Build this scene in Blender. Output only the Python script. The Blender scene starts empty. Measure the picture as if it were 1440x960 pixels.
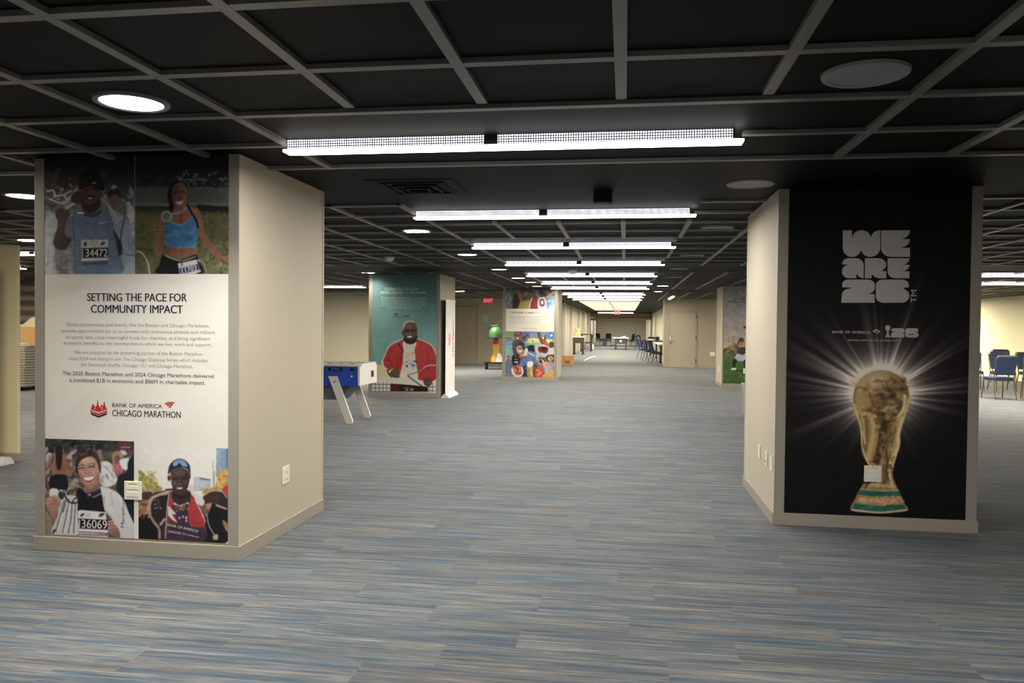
import bpy, bmesh, math, random
import numpy as np
from mathutils import Vector, Matrix
from mathutils.geometry import tessellate_polygon
R = math.radians
PI = math.pi
C = bpy.context.scene.collection
random.seed(7)

# ------------------------------------------------------------------ camera (metres; Y runs down the corridor, X to the right)
CAM_F, YAW, PITCH, ROLL, CAM_Z = 1099.1, 8.213, -1.154, 0.55, 1.473
def axes():
    a, b, c = R(YAW), R(PITCH), R(ROLL)
    f = np.array([-math.sin(a) * math.cos(b), math.cos(a) * math.cos(b), math.sin(b)])
    r = np.array([math.cos(a), math.sin(a), 0.0])
    u = np.cross(r, f)
    return r * math.cos(c) + u * math.sin(c), -r * math.sin(c) + u * math.cos(c), f
AR, AU, AF = axes()
def project(X, Y, Z):
    d = X * AF[0] + Y * AF[1] + (Z - CAM_Z) * AF[2]
    h = X * AR[0] + Y * AR[1] + (Z - CAM_Z) * AR[2]
    v = X * AU[0] + Y * AU[1] + (Z - CAM_Z) * AU[2]
    return 720 + CAM_F * h / d, 480 - CAM_F * v / d
def spot(px, py, Y):
    "the point seen at a pixel of the photograph on the upright plane at distance Y: (x, z)"
    d = AF + AR * (px - 720) / CAM_F - AU * (py - 480) / CAM_F
    d = d * (Y / d[1])
    return d[0], d[2] + CAM_Z
cam = bpy.data.cameras.new('camera')
cam.sensor_width = 36; cam.lens = CAM_F / 1440 * 36; cam.clip_start = .05; cam.clip_end = 300
co = bpy.data.objects.new('camera', cam); C.objects.link(co)
m = Matrix.Identity(4)
for i in range(3):
    m[i][0], m[i][1], m[i][2] = AR[i], AU[i], -AF[i]
m[2][3] = CAM_Z
co.matrix_world = m
bpy.context.scene.camera = co

# ------------------------------------------------------------------ colours and materials
def lin(c):
    c = np.asarray(c, float) / 255
    return np.where(c <= .04045, c / 12.92, ((c + .055) / 1.055) ** 2.4)
MATS = {}
def mat(name, rgb, rough=.6, metal=0., vary=.06, scale=30., bump=0., coat=0., spec=.5):
    if name in MATS: return MATS[name]
    mt = bpy.data.materials.new(name); mt.use_nodes = True
    n, l = mt.node_tree.nodes, mt.node_tree.links
    b = n['Principled BSDF']
    b.inputs['Roughness'].default_value = rough; b.inputs['Metallic'].default_value = metal
    b.inputs['Coat Weight'].default_value = coat; b.inputs['Specular IOR Level'].default_value = spec
    tc = n.new('ShaderNodeTexCoord'); no = n.new('ShaderNodeTexNoise')
    no.inputs['Scale'].default_value = scale; no.inputs['Detail'].default_value = 3
    l.new(tc.outputs['Object'], no.inputs['Vector'])
    mx = n.new('ShaderNodeMix'); mx.data_type = 'RGBA'
    c = lin(rgb)
    mx.inputs['A'].default_value = (*np.clip(c * (1 - vary), 0, 1), 1); mx.inputs['B'].default_value = (*np.clip(c * (1 + vary), 0, 1), 1)
    l.new(no.outputs['Fac'], mx.inputs['Factor']); l.new(mx.outputs['Result'], b.inputs['Base Color'])
    if bump:
        bp = n.new('ShaderNodeBump'); bp.inputs['Strength'].default_value = bump; bp.inputs['Distance'].default_value = .002
        l.new(no.outputs['Fac'], bp.inputs['Height']); l.new(bp.outputs['Normal'], b.inputs['Normal'])
    MATS[name] = mt
    return mt
def emit(name, rgb, s):
    if name in MATS: return MATS[name]
    mt = bpy.data.materials.new(name); mt.use_nodes = True
    b = mt.node_tree.nodes['Principled BSDF']
    b.inputs['Base Color'].default_value = (*(lin(rgb) * .6), 1)
    b.inputs['Emission Color'].default_value = (*lin(rgb), 1); b.inputs['Emission Strength'].default_value = s
    MATS[name] = mt
    return mt
def print_mat():
    mt = bpy.data.materials.new('printed_vinyl'); mt.use_nodes = True
    n, l = mt.node_tree.nodes, mt.node_tree.links
    at = n.new('ShaderNodeAttribute'); at.attribute_name = 'ink'
    b = n['Principled BSDF']; b.inputs['Roughness'].default_value = .6; b.inputs['Specular IOR Level'].default_value = .1
    l.new(at.outputs['Color'], b.inputs['Base Color'])
    return mt
PRINT = print_mat()
def carpet_mat():
    mt = bpy.data.materials.new('striated_carpet_planks'); mt.use_nodes = True
    n, l = mt.node_tree.nodes, mt.node_tree.links
    b = n['Principled BSDF']; b.inputs['Roughness'].default_value = .9; b.inputs['Specular IOR Level'].default_value = .25
    b.inputs['Sheen Weight'].default_value = .15
    def math_(op, a, c=None):
        x = n.new('ShaderNodeMath'); x.operation = op
        for i, v in enumerate((a, c)):
            if v is None: continue
            if isinstance(v, (int, float)): x.inputs[i].default_value = v
            else: l.new(v, x.inputs[i])
        return x.outputs[0]
    tc = n.new('ShaderNodeTexCoord'); sp = n.new('ShaderNodeSeparateXYZ'); l.new(tc.outputs['Object'], sp.inputs[0])
    x, y = sp.outputs[0], sp.outputs[1]
    row = math_('FLOOR', math_('DIVIDE', y, .25))
    wn0 = n.new('ShaderNodeTexWhiteNoise'); wn0.noise_dimensions = '1D'; l.new(row, wn0.inputs['W'])
    col = math_('FLOOR', math_('ADD', math_('DIVIDE', x, 1.0), wn0.outputs['Value']))
    cell = n.new('ShaderNodeCombineXYZ'); l.new(row, cell.inputs[0]); l.new(col, cell.inputs[1])
    wn = n.new('ShaderNodeTexWhiteNoise'); l.new(cell.outputs[0], wn.inputs['Vector'])
    def streak(sx, sy, off, detail):
        v = n.new('ShaderNodeCombineXYZ')
        l.new(math_('MULTIPLY', x, sx), v.inputs[0]); l.new(math_('MULTIPLY', y, sy), v.inputs[1])
        l.new(math_('ADD', math_('MULTIPLY', wn.outputs['Value'], 37.0), off), v.inputs[2])
        t = n.new('ShaderNodeTexNoise'); t.inputs['Scale'].default_value = 1; t.inputs['Detail'].default_value = detail
        t.inputs['Roughness'].default_value = .65
        l.new(v.outputs[0], t.inputs['Vector'])
        return t.outputs['Fac']
    s1, s2, s3 = streak(1.7, 36, 0, 6), streak(1.1, 46, 11, 5), streak(4, 150, 23, 3)
    def ramp(f, stops):
        r = n.new('ShaderNodeValToRGB'); e = r.color_ramp.elements
        e[0].position, e[0].color = stops[0][0], (*lin(stops[0][1]), 1)
        e[1].position, e[1].color = stops[-1][0], (*lin(stops[-1][1]), 1)
        for p, c in stops[1:-1]:
            k = e.new(p); k.color = (*lin(c), 1)
        l.new(f, r.inputs[0]); return r.outputs[0]
    base = ramp(s1, [(.34, (24, 58, 88)), (.42, (52, 76, 94)), (.47, (84, 91, 94)), (.52, (97, 97, 95)), (.58, (134, 130, 121)), (.66, (76, 66, 60))])
    tint = ramp(s2, [(.36, (30, 74, 106)), (.44, (68, 90, 102)), (.53, (94, 97, 97)), (.60, (138, 124, 112)), (.68, (54, 53, 56))])
    mx = n.new('ShaderNodeMix'); mx.data_type = 'RGBA'; mx.inputs['Factor'].default_value = .45
    l.new(base, mx.inputs['A']); l.new(tint, mx.inputs['B'])
    val = math_('ADD', math_('MULTIPLY', s3, 2.3), -.17)
    val = math_('MULTIPLY', val, math_('ADD', math_('MULTIPLY', wn.outputs['Value'], .16), .83))
    val = math_('MULTIPLY', val, math_('ADD', math_('MULTIPLY', streak(.45, 8, 31, 3), 1.5), .18))
    mu = n.new('ShaderNodeMix'); mu.data_type = 'RGBA'; mu.blend_type = 'MULTIPLY'; mu.inputs['Factor'].default_value = 1
    g = n.new('ShaderNodeCombineXYZ'); [l.new(val, g.inputs[i]) for i in range(3)]
    l.new(mx.outputs['Result'], mu.inputs['A']); l.new(g.outputs[0], mu.inputs['B'])
    l.new(mu.outputs['Result'], b.inputs['Base Color'])
    bp = n.new('ShaderNodeBump'); bp.inputs['Strength'].default_value = .25; bp.inputs['Distance'].default_value = .003
    l.new(s3, bp.inputs['Height']); l.new(bp.outputs['Normal'], b.inputs['Normal'])
    return mt
def perforated_mat():
    mt = bpy.data.materials.new('lit_perforated_sheet'); mt.use_nodes = True
    n, l = mt.node_tree.nodes, mt.node_tree.links
    b = n['Principled BSDF']; b.inputs['Base Color'].default_value = (.02, .02, .022, 1)
    def math_(op, a, c=None):
        x = n.new('ShaderNodeMath'); x.operation = op
        for i, v in enumerate((a, c)):
            if v is None: continue
            if isinstance(v, (int, float)): x.inputs[i].default_value = v
            else: l.new(v, x.inputs[i])
        return x.outputs[0]
    tc = n.new('ShaderNodeTexCoord'); sp = n.new('ShaderNodeSeparateXYZ'); l.new(tc.outputs['Object'], sp.inputs[0])
    def hole(s, off):
        f = math_('FRACT', math_('ADD', math_('DIVIDE', s, .0135), off))
        return math_('SUBTRACT', f, .5)
    u, v = hole(sp.outputs[0], 100), hole(sp.outputs[2], 100.1)
    d = math_('ADD', math_('MULTIPLY', u, u), math_('MULTIPLY', v, v))
    h = math_('LESS_THAN', d, .115)
    b.inputs['Emission Color'].default_value = (.93, .9, 1, 1)
    l.new(math_('MULTIPLY', h, 1.9), b.inputs['Emission Strength'])
    return mt

PAINT = mat('beige_wall_paint', (196, 184, 160), .7, scale=9, vary=.03, bump=.05)
GUARD = mat('grey_beige_corner_trim', (158, 150, 138), .6, vary=.03)
BASE = mat('taupe_rubber_baseboard', (164, 155, 140), .55, vary=.03)
TAUPE = mat('taupe_wall_paint', (172, 160, 140), .7, scale=9, vary=.03)
OLIVE = mat('olive_wall_paint', (184, 177, 154), .7, scale=9, vary=.03)
YELLOW = mat('cream_yellow_wall_paint', (232, 219, 176), .7, scale=9, vary=.03)
DOORM = mat('taupe_door_paint', (176, 164, 144), .45, vary=.03)
BLACKP = mat('black_ceiling_panel', (11, 12, 14), .6, scale=4, vary=.2, spec=.12)
BLACKB = mat('black_ceiling_bar', (122, 120, 115), .38, vary=.06, spec=.5)
BLACK = mat('black_plastic', (22, 22, 24), .5, spec=.3)
DARK = mat('dark_metal', (44, 42, 42), .4, .4)
WHITE = mat('white_plastic', (232, 230, 224), .4, vary=.02)
IVORY = mat('ivory_plate', (238, 234, 214), .4, vary=.02)
STEEL = mat('brushed_steel', (200, 195, 184), .3, 1.)
SCREW = mat('slot_dark', (60, 56, 50), .5)
BLUEF = mat('blue_chair_fabric', (44, 60, 92), .85, vary=.12, scale=120, bump=.2)
BRONZE = mat('bronze_chair_frame', (112, 100, 70), .4, .6)
CHAIRM = mat('dark_chair_frame', (50, 52, 58), .4, .5)
WOODW = mat('pale_laminate', (226, 220, 206), .45, vary=.03)
BLUE = mat('blue_laminate', (34, 76, 180), .4, vary=.05)
CLOTH = mat('white_tablecloth', (236, 232, 220), .8, vary=.03)
CARD = mat('brown_cardboard', (190, 146, 92), .8, vary=.06)
INKD = mat('navy_ink', (28, 32, 52), .6)
INKG = mat('grey_ink', (150, 146, 142), .6)
INKT = mat('charcoal_ink', (70, 68, 72), .6)
INKR = mat('red_ink', (196, 44, 52), .6)
INKW = mat('white_ink', (205, 200, 194), .6)
INKL = mat('pale_teal_ink', (186, 204, 200), .6)
LENS_ON = emit('lit_lamp_lens', (255, 250, 240), 4.)
LENS_WARM = emit('warm_lit_lamp_lens', (255, 244, 216), 4.)
LENS_OFF = mat('unlit_lamp_lens', (150, 150, 148), .5, vary=.02)
PERF = perforated_mat()

# ------------------------------------------------------------------ mesh helpers
def root(name, label, cat, loc=(0, 0, 0), rz=0., group=None):
    o = bpy.data.objects.new(name, None); C.objects.link(o)
    o.location = loc; o.rotation_euler = (0, 0, rz); o.empty_display_size = .1
    return tag(o, label, cat, group)
def tag(o, label, cat, group=None, kind=None):
    o['label'] = label; o['category'] = cat
    if group: o['group'] = group
    if kind: o['kind'] = kind
    return o
class MB:
    def __init__(s): s.bm = bmesh.new()
    def _xf(s, vs, mt):
        if mt is not None: bmesh.ops.transform(s.bm, matrix=mt, verts=vs)
    def box(s, x0, x1, y0, y1, z0, z1, bev=0., mt=None):
        r = bmesh.ops.create_cube(s.bm, size=1)
        vs = r['verts']
        for v in vs:
            v.co = Vector(((x0 + x1) / 2 + v.co.x * (x1 - x0), (y0 + y1) / 2 + v.co.y * (y1 - y0), (z0 + z1) / 2 + v.co.z * (z1 - z0)))
        if bev:
            es = list({e for v in vs for e in v.link_edges})
            q = bmesh.ops.bevel(s.bm, geom=es, offset=bev, segments=2, affect='EDGES', profile=.5)
            vs = list({v for f in q['faces'] for v in f.verts} | {v for v in vs if v.is_valid})
        s._xf(vs, mt); return s
    def cyl(s, p, q, r0, r1=None, n=20, caps=True):
        p, q = Vector(p), Vector(q); r1 = r0 if r1 is None else r1
        d = q - p; rot = d.to_track_quat('Z', 'Y').to_matrix().to_4x4()
        bmesh.ops.create_cone(s.bm, cap_ends=caps, segments=n, radius1=r0, radius2=r1, depth=d.length,
                              matrix=Matrix.Translation((p + q) / 2) @ rot)
        return s
    def ball(s, c, rx, ry=None, rz=None, n=16):
        r = bmesh.ops.create_uvsphere(s.bm, u_segments=n, v_segments=max(6, n // 2), radius=1)
        ry = rx if ry is None else ry; rz = rx if rz is None else rz
        for v in r['verts']: v.co = Vector((c[0] + v.co.x * rx, c[1] + v.co.y * ry, c[2] + v.co.z * rz))
        return s
    def lathe(s, prof, n=28, c=(0, 0, 0)):
        rings = []
        for r, z in prof:
            rings.append([s.bm.verts.new((c[0] + r * math.cos(2 * PI * i / n), c[1] + r * math.sin(2 * PI * i / n), c[2] + z)) for i in range(n)])
        for a, b in zip(rings, rings[1:]):
            for i in range(n):
                s.bm.faces.new((a[i], a[(i + 1) % n], b[(i + 1) % n], b[i]))
        if prof[0][0] > 1e-5: s.bm.faces.new(rings[0][::-1])
        if prof[-1][0] > 1e-5: s.bm.faces.new(rings[-1])
        return s
    def tube(s, pts, r, n=8):
        pts = [Vector(p) for p in pts]; rings = []
        for i, p in enumerate(pts):
            d = (pts[min(i + 1, len(pts) - 1)] - pts[max(i - 1, 0)]).normalized()
            q = d.to_track_quat('Z', 'Y')
            rings.append([s.bm.verts.new(p + q @ Vector((r * math.cos(2 * PI * k / n), r * math.sin(2 * PI * k / n), 0))) for k in range(n)])
        for a, b in zip(rings, rings[1:]):
            for k in range(n): s.bm.faces.new((a[k], a[(k + 1) % n], b[(k + 1) % n], b[k]))
        s.bm.faces.new(rings[0][::-1]); s.bm.faces.new(rings[-1])
        return s
    def prism(s, pts, f, d):
        "outline pts (2D) placed by f(u, v) and thickened by the vector d"
        d = Vector(d)
        a = [s.bm.verts.new(f(*p)) for p in pts]; b = [s.bm.verts.new(v.co + d) for v in a]
        s.bm.faces.new(a); s.bm.faces.new(b[::-1])
        n = len(a)
        for i in range(n): s.bm.faces.new((a[i], b[i], b[(i + 1) % n], a[(i + 1) % n]))
        return s
    def quad(s, *p):
        s.bm.faces.new([s.bm.verts.new(q) for q in p]); return s
    def build(s, name, mt, parent=None, loc=None, smooth=False):
        bmesh.ops.recalc_face_normals(s.bm, faces=s.bm.faces[:])
        me = bpy.data.meshes.new(name); s.bm.to_mesh(me); s.bm.free()
        if smooth:
            for p in me.polygons: p.use_smooth = True
            try: me.set_sharp_from_angle(angle=R(40))
            except Exception: pass
        me.materials.append(mt)
        o = bpy.data.objects.new(name, me); C.objects.link(o)
        if parent is not None: o.parent = parent
        if loc is not None: o.location = loc
        return o
def copy_tree(o, parent=None):
    c = o.copy(); C.objects.link(c)
    if parent is not None: c.parent = parent
    for ch in list(o.children): copy_tree(ch, c)
    return c
def another(proto, loc, rz=0., label=None, group=None):
    o = copy_tree(proto); o.location = loc; o.rotation_euler = (0, 0, rz)
    if label: o['label'] = label
    if group: o['group'] = group
    return o
def structure(name, mb, mt, label, cat='wall', parent=None):
    o = mb.build(name, mt, parent)
    if parent is None: tag(o, label, cat, kind='structure')
    return o
def words(name, txt, mt, parent, Y, cx, cy, width=None, cap=None, rot=0., bold=0., shear=0., off=.0012, sx=1.):
    """lettering on an upright sheet at distance Y: centred on pixel (cx, cy) of the photograph, given its width in pixels or its capital height"""
    cu = bpy.data.curves.new(name, 'FONT'); cu.body = txt; cu.size = 1; cu.shear = shear
    cu.align_x = 'LEFT'; cu.resolution_u = 3
    t = bpy.data.objects.new(name, cu); C.objects.link(t)
    dg = bpy.context.evaluated_depsgraph_get(); dg.update()
    me = bpy.data.meshes.new_from_object(t.evaluated_get(dg))
    bpy.data.objects.remove(t); bpy.data.curves.remove(cu)
    if bold > .003:
        bm = bmesh.new(); bm.from_mesh(me)
        for dx in (bold * 1.6, bold * 3.2):
            g = bmesh.ops.duplicate(bm, geom=[f for f in bm.faces if f.index < len(me.polygons) and f.index >= 0])
            bmesh.ops.translate(bm, verts=[v for v in g['geom'] if isinstance(v, bmesh.types.BMVert)], vec=(dx, 0, dx / bold / 1.6))
            bm.faces.ensure_lookup_table()
        bm.to_mesh(me); bm.free()
    n = len(me.vertices); a = np.empty(n * 3); me.vertices.foreach_get('co', a); a = a.reshape(-1, 3)
    lo, hi = a.min(0), a.max(0)
    mpp = spot(cx + 1, cy, Y)[0] - spot(cx, cy, Y)[0]
    k = mpp * cap / .69 if cap else mpp * width / (hi[0] - lo[0])
    kx = mpp * width / (hi[0] - lo[0]) if width else k * sx
    if cap is None: k = kx / sx
    x = (a[:, 0] - (lo[0] + hi[0]) / 2) * kx; z = (a[:, 1] - .345) * k
    c, s_ = math.cos(rot), math.sin(rot)
    X, Z = spot(cx, cy, Y)
    out = np.empty((n, 3)); out[:, 0] = X + x * c - z * s_; out[:, 1] = Y - off - a[:, 2] * .00015; out[:, 2] = Z + x * s_ + z * c
    me.vertices.foreach_set('co', out.ravel()); me.update(); me.name = name
    me.materials.clear(); me.materials.append(mt)
    o = bpy.data.objects.new(name, me); C.objects.link(o)
    if parent is not None: o.parent = parent
    return o
def lettering(txt, size, mt, parent, loc, rot, bold=0.):
    cu = bpy.data.curves.new('t', 'FONT'); cu.body = txt; cu.size = size; cu.align_x = 'CENTER'; cu.offset = bold
    t = bpy.data.objects.new('t', cu); C.objects.link(t)
    dg = bpy.context.evaluated_depsgraph_get(); dg.update()
    me = bpy.data.meshes.new_from_object(t.evaluated_get(dg)); bpy.data.objects.remove(t); bpy.data.curves.remove(cu)
    me.name = 'lettering'; me.materials.clear(); me.materials.append(mt)
    o = bpy.data.objects.new('lettering', me); C.objects.link(o); o.parent = parent; o.location = loc; o.rotation_euler = rot
    return o
def inkshape(name, outlines, mt, parent, Y, off=.0012, tf=(0, 0, 1)):
    "flat printed shapes; outlines in pixels of a detail (origin x, y and scale in tf)"
    mb = MB()
    for pts in outlines:
        q = []
        for x, y in pts:
            X, Z = spot(tf[0] + x / tf[2], tf[1] + y / tf[2], Y); q.append(Vector((X, Y - off, Z)))
        vs = [mb.bm.verts.new(v) for v in q]
        for t in tessellate_polygon([q]):
            try: mb.bm.faces.new([vs[k] for k in t])
            except ValueError: pass
    return mb.build(name, mt, parent)

# ------------------------------------------------------------------ painted prints: a fine sheet of vertices, each with its own ink
def spline(pts, k=6):
    p = np.asarray(pts, float); n = len(p); out = []
    for i in range(n):
        a, b, c, d = p[i - 1], p[i], p[(i + 1) % n], p[(i + 2) % n]
        for t in np.arange(k) / k:
            out.append(.5 * (2 * b + (c - a) * t + (2 * a - 5 * b + 4 * c - d) * t * t + (3 * b - a - 3 * c + d) * t ** 3))
    return np.array(out)
def ospline(pts, k=6):
    p = np.asarray(pts, float); n = len(p)
    if n < 3: return p
    q = np.vstack([2 * p[0] - p[1], p, 2 * p[-1] - p[-2]]); out = []
    for i in range(1, n):
        a, b, c, d = q[i - 1], q[i], q[i + 1], q[i + 2]
        for t in np.arange(k) / k:
            out.append(.5 * (2 * b + (c - a) * t + (2 * a - 5 * b + 4 * c - d) * t * t + (3 * b - a - 3 * c + d) * t ** 3))
    out.append(p[-1]); return np.array(out)
class Print:
    def __init__(s, Y, x0, x1, z0, z1, nx, seed=1):
        s.Y = Y; s.nx = nx; s.ny = int(round(nx * (z1 - z0) / (x1 - x0)))
        gx, gz = np.meshgrid(np.linspace(x0, x1, s.nx), np.linspace(z1, z0, s.ny))
        s.gx, s.gz = gx, gz
        s.X, s.Y2 = project(gx, Y, gz)
        s.px = abs(s.X[0, 1] - s.X[0, 0])
        s.a = np.zeros((s.ny, s.nx, 3)); s.rng = np.random.default_rng(seed); s.tex = .04; s.o = (0, 0, 1.)
    def at(s, ox, oy, k): s.o = (ox, oy, k); return s
    def T(s, pts):
        p = np.asarray(pts, float); return np.stack([s.o[0] + p[:, 0] / s.o[2], s.o[1] + p[:, 1] / s.o[2]], 1)
    def fill(s, c): s.a[:] = np.array(c, float); return s
    def vgrad(s, stops):
        "colour by height, stops (y, colour) in current units"
        ys = [s.o[1] + y / s.o[2] for y, _ in stops]; cs = np.array([c for _, c in stops], float)
        for k in range(3): s.a[..., k] = np.interp(s.Y2, ys, cs[:, k])
        return s
    def _win(s, lo, hi, pad):
        m_ = (s.X > lo[0] - pad) & (s.X < hi[0] + pad) & (s.Y2 > lo[1] - pad) & (s.Y2 < hi[1] + pad)
        r = np.where(m_.any(1))[0]; c = np.where(m_.any(0))[0]
        if len(r) == 0 or len(c) == 0: return None
        return slice(r[0], r[-1] + 1), slice(c[0], c[-1] + 1)
    def _dist(s, w, P, closed):
        x, y = s.X[w], s.Y2[w]; d = np.full(x.shape, 1e9); ins = np.zeros(x.shape, bool)
        Q = np.roll(P, -1, 0) if closed else P[1:]
        for a, b in zip(P, Q):
            e = b - a; L = e @ e + 1e-9
            t = np.clip(((x - a[0]) * e[0] + (y - a[1]) * e[1]) / L, 0, 1)
            d = np.minimum(d, (x - a[0] - t * e[0]) ** 2 + (y - a[1] - t * e[1]) ** 2)
            if closed:
                cr = ((a[1] > y) != (b[1] > y))
                if cr.any():
                    xi = a[0] + (y - a[1]) * e[0] / (e[1] if abs(e[1]) > 1e-9 else 1e-9)
                    ins ^= cr & (x < xi)
        return np.sqrt(d), ins
    def _mix(s, w, al, c, grad=None):
        c = np.asarray(c, float)
        if grad is not None:
            (gx0, gy0), (gx1, gy1), c2 = grad
            p = s.T([(gx0, gy0), (gx1, gy1)]); e = p[1] - p[0]
            t = np.clip(((s.X[w] - p[0][0]) * e[0] + (s.Y2[w] - p[0][1]) * e[1]) / (e @ e), 0, 1)[..., None]
            c = c * (1 - t) + np.asarray(c2, float) * t
        s.a[w] = s.a[w] * (1 - al[..., None]) + c * al[..., None]
    def poly(s, pts, c, soft=0., sm=True, a=1., grad=None):
        P = s.T(spline(pts) if sm else pts); so = max(soft / s.o[2], s.px)
        w = s._win(P.min(0), P.max(0), so)
        if w is None: return s
        d, ins = s._dist(w, P, True)
        s._mix(w, np.clip(.5 + np.where(ins, d, -d) / so, 0, 1) * a, c, grad); return s
    def ell(s, cx, cy, rx, ry, c, rot=0., soft=0., a=1., grad=None):
        t = np.arange(20) / 20 * 2 * PI; cr, sr = math.cos(R(rot)), math.sin(R(rot))
        p = np.stack([cx + rx * np.cos(t) * cr - ry * np.sin(t) * sr, cy + rx * np.cos(t) * sr + ry * np.sin(t) * cr], 1)
        return s.poly(p, c, soft, False, a, grad)
    def line(s, pts, wd, c, soft=0., a=1., sm=True):
        P = s.T(ospline(pts) if sm else pts); so = max(soft / s.o[2], s.px); h = wd / s.o[2] / 2
        w = s._win(P.min(0), P.max(0), so + h)
        if w is None: return s
        d, _ = s._dist(w, P, False)
        s._mix(w, np.clip(.5 + (h - d) / so, 0, 1) * a, c); return s
    def splat(s, n, box, rx, ry, cols, a=.8, soft=4):
        x0, y0, x1, y1 = box
        for _ in range(n):
            c = cols[s.rng.integers(len(cols))]; k = s.rng.uniform(.5, 1.3)
            s.ell(s.rng.uniform(x0, x1), s.rng.uniform(y0, y1), rx * k, ry * s.rng.uniform(.5, 1.3), c, s.rng.uniform(-60, 60), soft, a * s.rng.uniform(.5, 1))
        return s
    def grain(s, amt):
        s.a += s.rng.normal(0, amt, s.a.shape[:2])[..., None]; return s
    def build(s, name, parent, off=.0006, gain=1.):
        n = s.nx * s.ny
        v = np.empty((n, 3)); v[:, 0] = s.gx.ravel(); v[:, 1] = s.Y - off; v[:, 2] = s.gz.ravel()
        i = np.arange(n).reshape(s.ny, s.nx)
        f = np.stack([i[:-1, :-1], i[1:, :-1], i[1:, 1:], i[:-1, 1:]], -1).reshape(-1, 4)
        me = bpy.data.meshes.new(name)
        me.vertices.add(n); me.vertices.foreach_set('co', v.ravel())
        me.loops.add(f.size); me.loops.foreach_set('vertex_index', f.ravel().astype(np.int32))
        me.polygons.add(len(f)); me.polygons.foreach_set('loop_start', np.arange(0, f.size, 4, dtype=np.int32))
        me.polygons.foreach_set('loop_total', np.full(len(f), 4, np.int32))
        me.update(calc_edges=True)
        at = me.attributes.new('ink', 'FLOAT_COLOR', 'POINT')
        c = np.ones((n, 4), np.float32); 
        k = max(1, int(round(.42 / s.px))); im = s.a
        w = np.exp(-.5 * (np.arange(-2 * k, 2 * k + 1) / (k * .8)) ** 2); w /= w.sum()
        for ax in (0, 1):
            pd = [(0, 0)] * 3; pd[ax] = (2 * k, 2 * k); e = np.pad(im, pd, 'edge'); nn = im.shape[ax]
            im = sum(w[j] * np.take(e, np.arange(j, j + nn), ax) for j in range(len(w)))
        for st, am in ((9, s.tex), (4, s.tex)):
            g = s.rng.normal(1, am, (s.ny // st + 2, s.nx // st + 2)); yy = np.arange(s.ny) / st; xx = np.arange(s.nx) / st
            y0 = yy.astype(int); x0 = xx.astype(int); fy = (yy - y0)[:, None]; fx = (xx - x0)[None]
            tex = (g[y0][:, x0] * (1 - fx) + g[y0][:, x0 + 1] * fx) * (1 - fy) + (g[y0 + 1][:, x0] * (1 - fx) + g[y0 + 1][:, x0 + 1] * fx) * fy
            im = im * np.where(im.mean(-1) > 200, 1 + (tex - 1) * .2, tex)[..., None]
        q = np.clip(im, 0, 255); q = q + (q.mean(-1, keepdims=True) - q) * .2; q = 10 + q * .96
        c[:, :3] = np.clip(lin(q).reshape(-1, 3) * gain, 0, .92)
        at.data.foreach_set('color', c.ravel())
        me.materials.append(PRINT)
        o = bpy.data.objects.new(name, me); C.objects.link(o); o.parent = parent
        return o

# ================================================================== THE SETTING
CEIL = 2.492                      # underside of the black ceiling bars
MOD, BX, BY = .6344, -.029, 2.394 # bar spacing and origin
XL, XR, YB = -17.0, 11.4, -5.0
YD = 29.17                        # the wall with the two doors
# floor
mb = MB(); mb.box(XL - .2, XR + .2, YB - .2, 80.2, -.12, 0)
structure('floor', mb, carpet_mat(), 'blue and grey striated carpet plank floor', 'floor')

# ceiling: black panels at bar height, flush plain bays between, and the grid of bars below
BAYS = [(4.955, 6.53), (13.29, 14.85), (21.6, 23.2)]
mb = MB(); y = YB
for a, b in BAYS:
    mb.box(XL, XR, y, a, CEIL + .022, CEIL + .12); mb.box(XL, XR, a, b, CEIL + .018, CEIL + .12); y = b
mb.box(XL, XR, y, 31.0, CEIL + .022, CEIL + .12)
mb.box(-3.2, -1.95, 31, 80, CEIL + .03, CEIL + .12); mb.box(.62, 2.4, 31, 80, CEIL + .03, CEIL + .12)
mb.box(-1.95, .62, 31, 33.2, CEIL + .05, CEIL + .12); mb.box(-1.95, .62, 51.6, 80, CEIL + .05, CEIL + .12)
ceiling = structure('ceiling', mb, BLACKP, 'black panelled ceiling with a grid of bars', 'ceiling')
ROWS = [-1.26, 4.256, 7.014, 9.77, 12.53, 15.29, 18.04, 20.45, 24.1, 26.4, 28.9]   # the rows of linear lamps; the one behind the viewer is added
mb = MB()
SECT = [(YB, 4.955), (6.53, 13.29), (14.85, 21.6), (23.2, 31.0)]
hw = .024
for si, (a, b) in enumerate(SECT):
    xs = [BX + k * MOD for k in range(-26, 19)]
    n0 = BY - 11 * MOD if si == 0 else a + hw
    ys = []
    yy = n0
    while yy < b - .1: ys.append(yy); yy += MOD
    ys.append(b - hw)
    if a > 6: ys[-2:] = [b - hw] if ys[-1] - ys[-2] < .3 else ys[-2:]
    slots = [(r - .70, r + .66) for r in ROWS if a - .3 < r < b + .3]
    for x in xs:
        k = round((x - BX) / MOD)
        inner = -3 < k < 2
        segs = [(a, b)]
        if inner:
            segs = []; p = a
            for s0, s1 in slots:
                s0 = max(a, s0); s1 = min(b, s1)
                if s0 - p > .1: segs.append((p, s0))
                p = s1
            if b - p > .1: segs.append((p, b))
        for p, q in segs: mb.box(x - hw, x + hw, p, q, CEIL, CEIL + .022)
    for yy in ys:
        hit = any(s0 + .12 < yy < s1 - .12 for s0, s1 in slots)
        spans = [(XL, XR)] if not hit else [(XL, BX - 3 * MOD), (BX + 1 * MOD, XR)]
        for p, q in spans: mb.box(p, q, yy - hw, yy + hw, CEIL + .001, CEIL + .022)
mb.build('grid_bars', BLACKB, ceiling)

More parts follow.
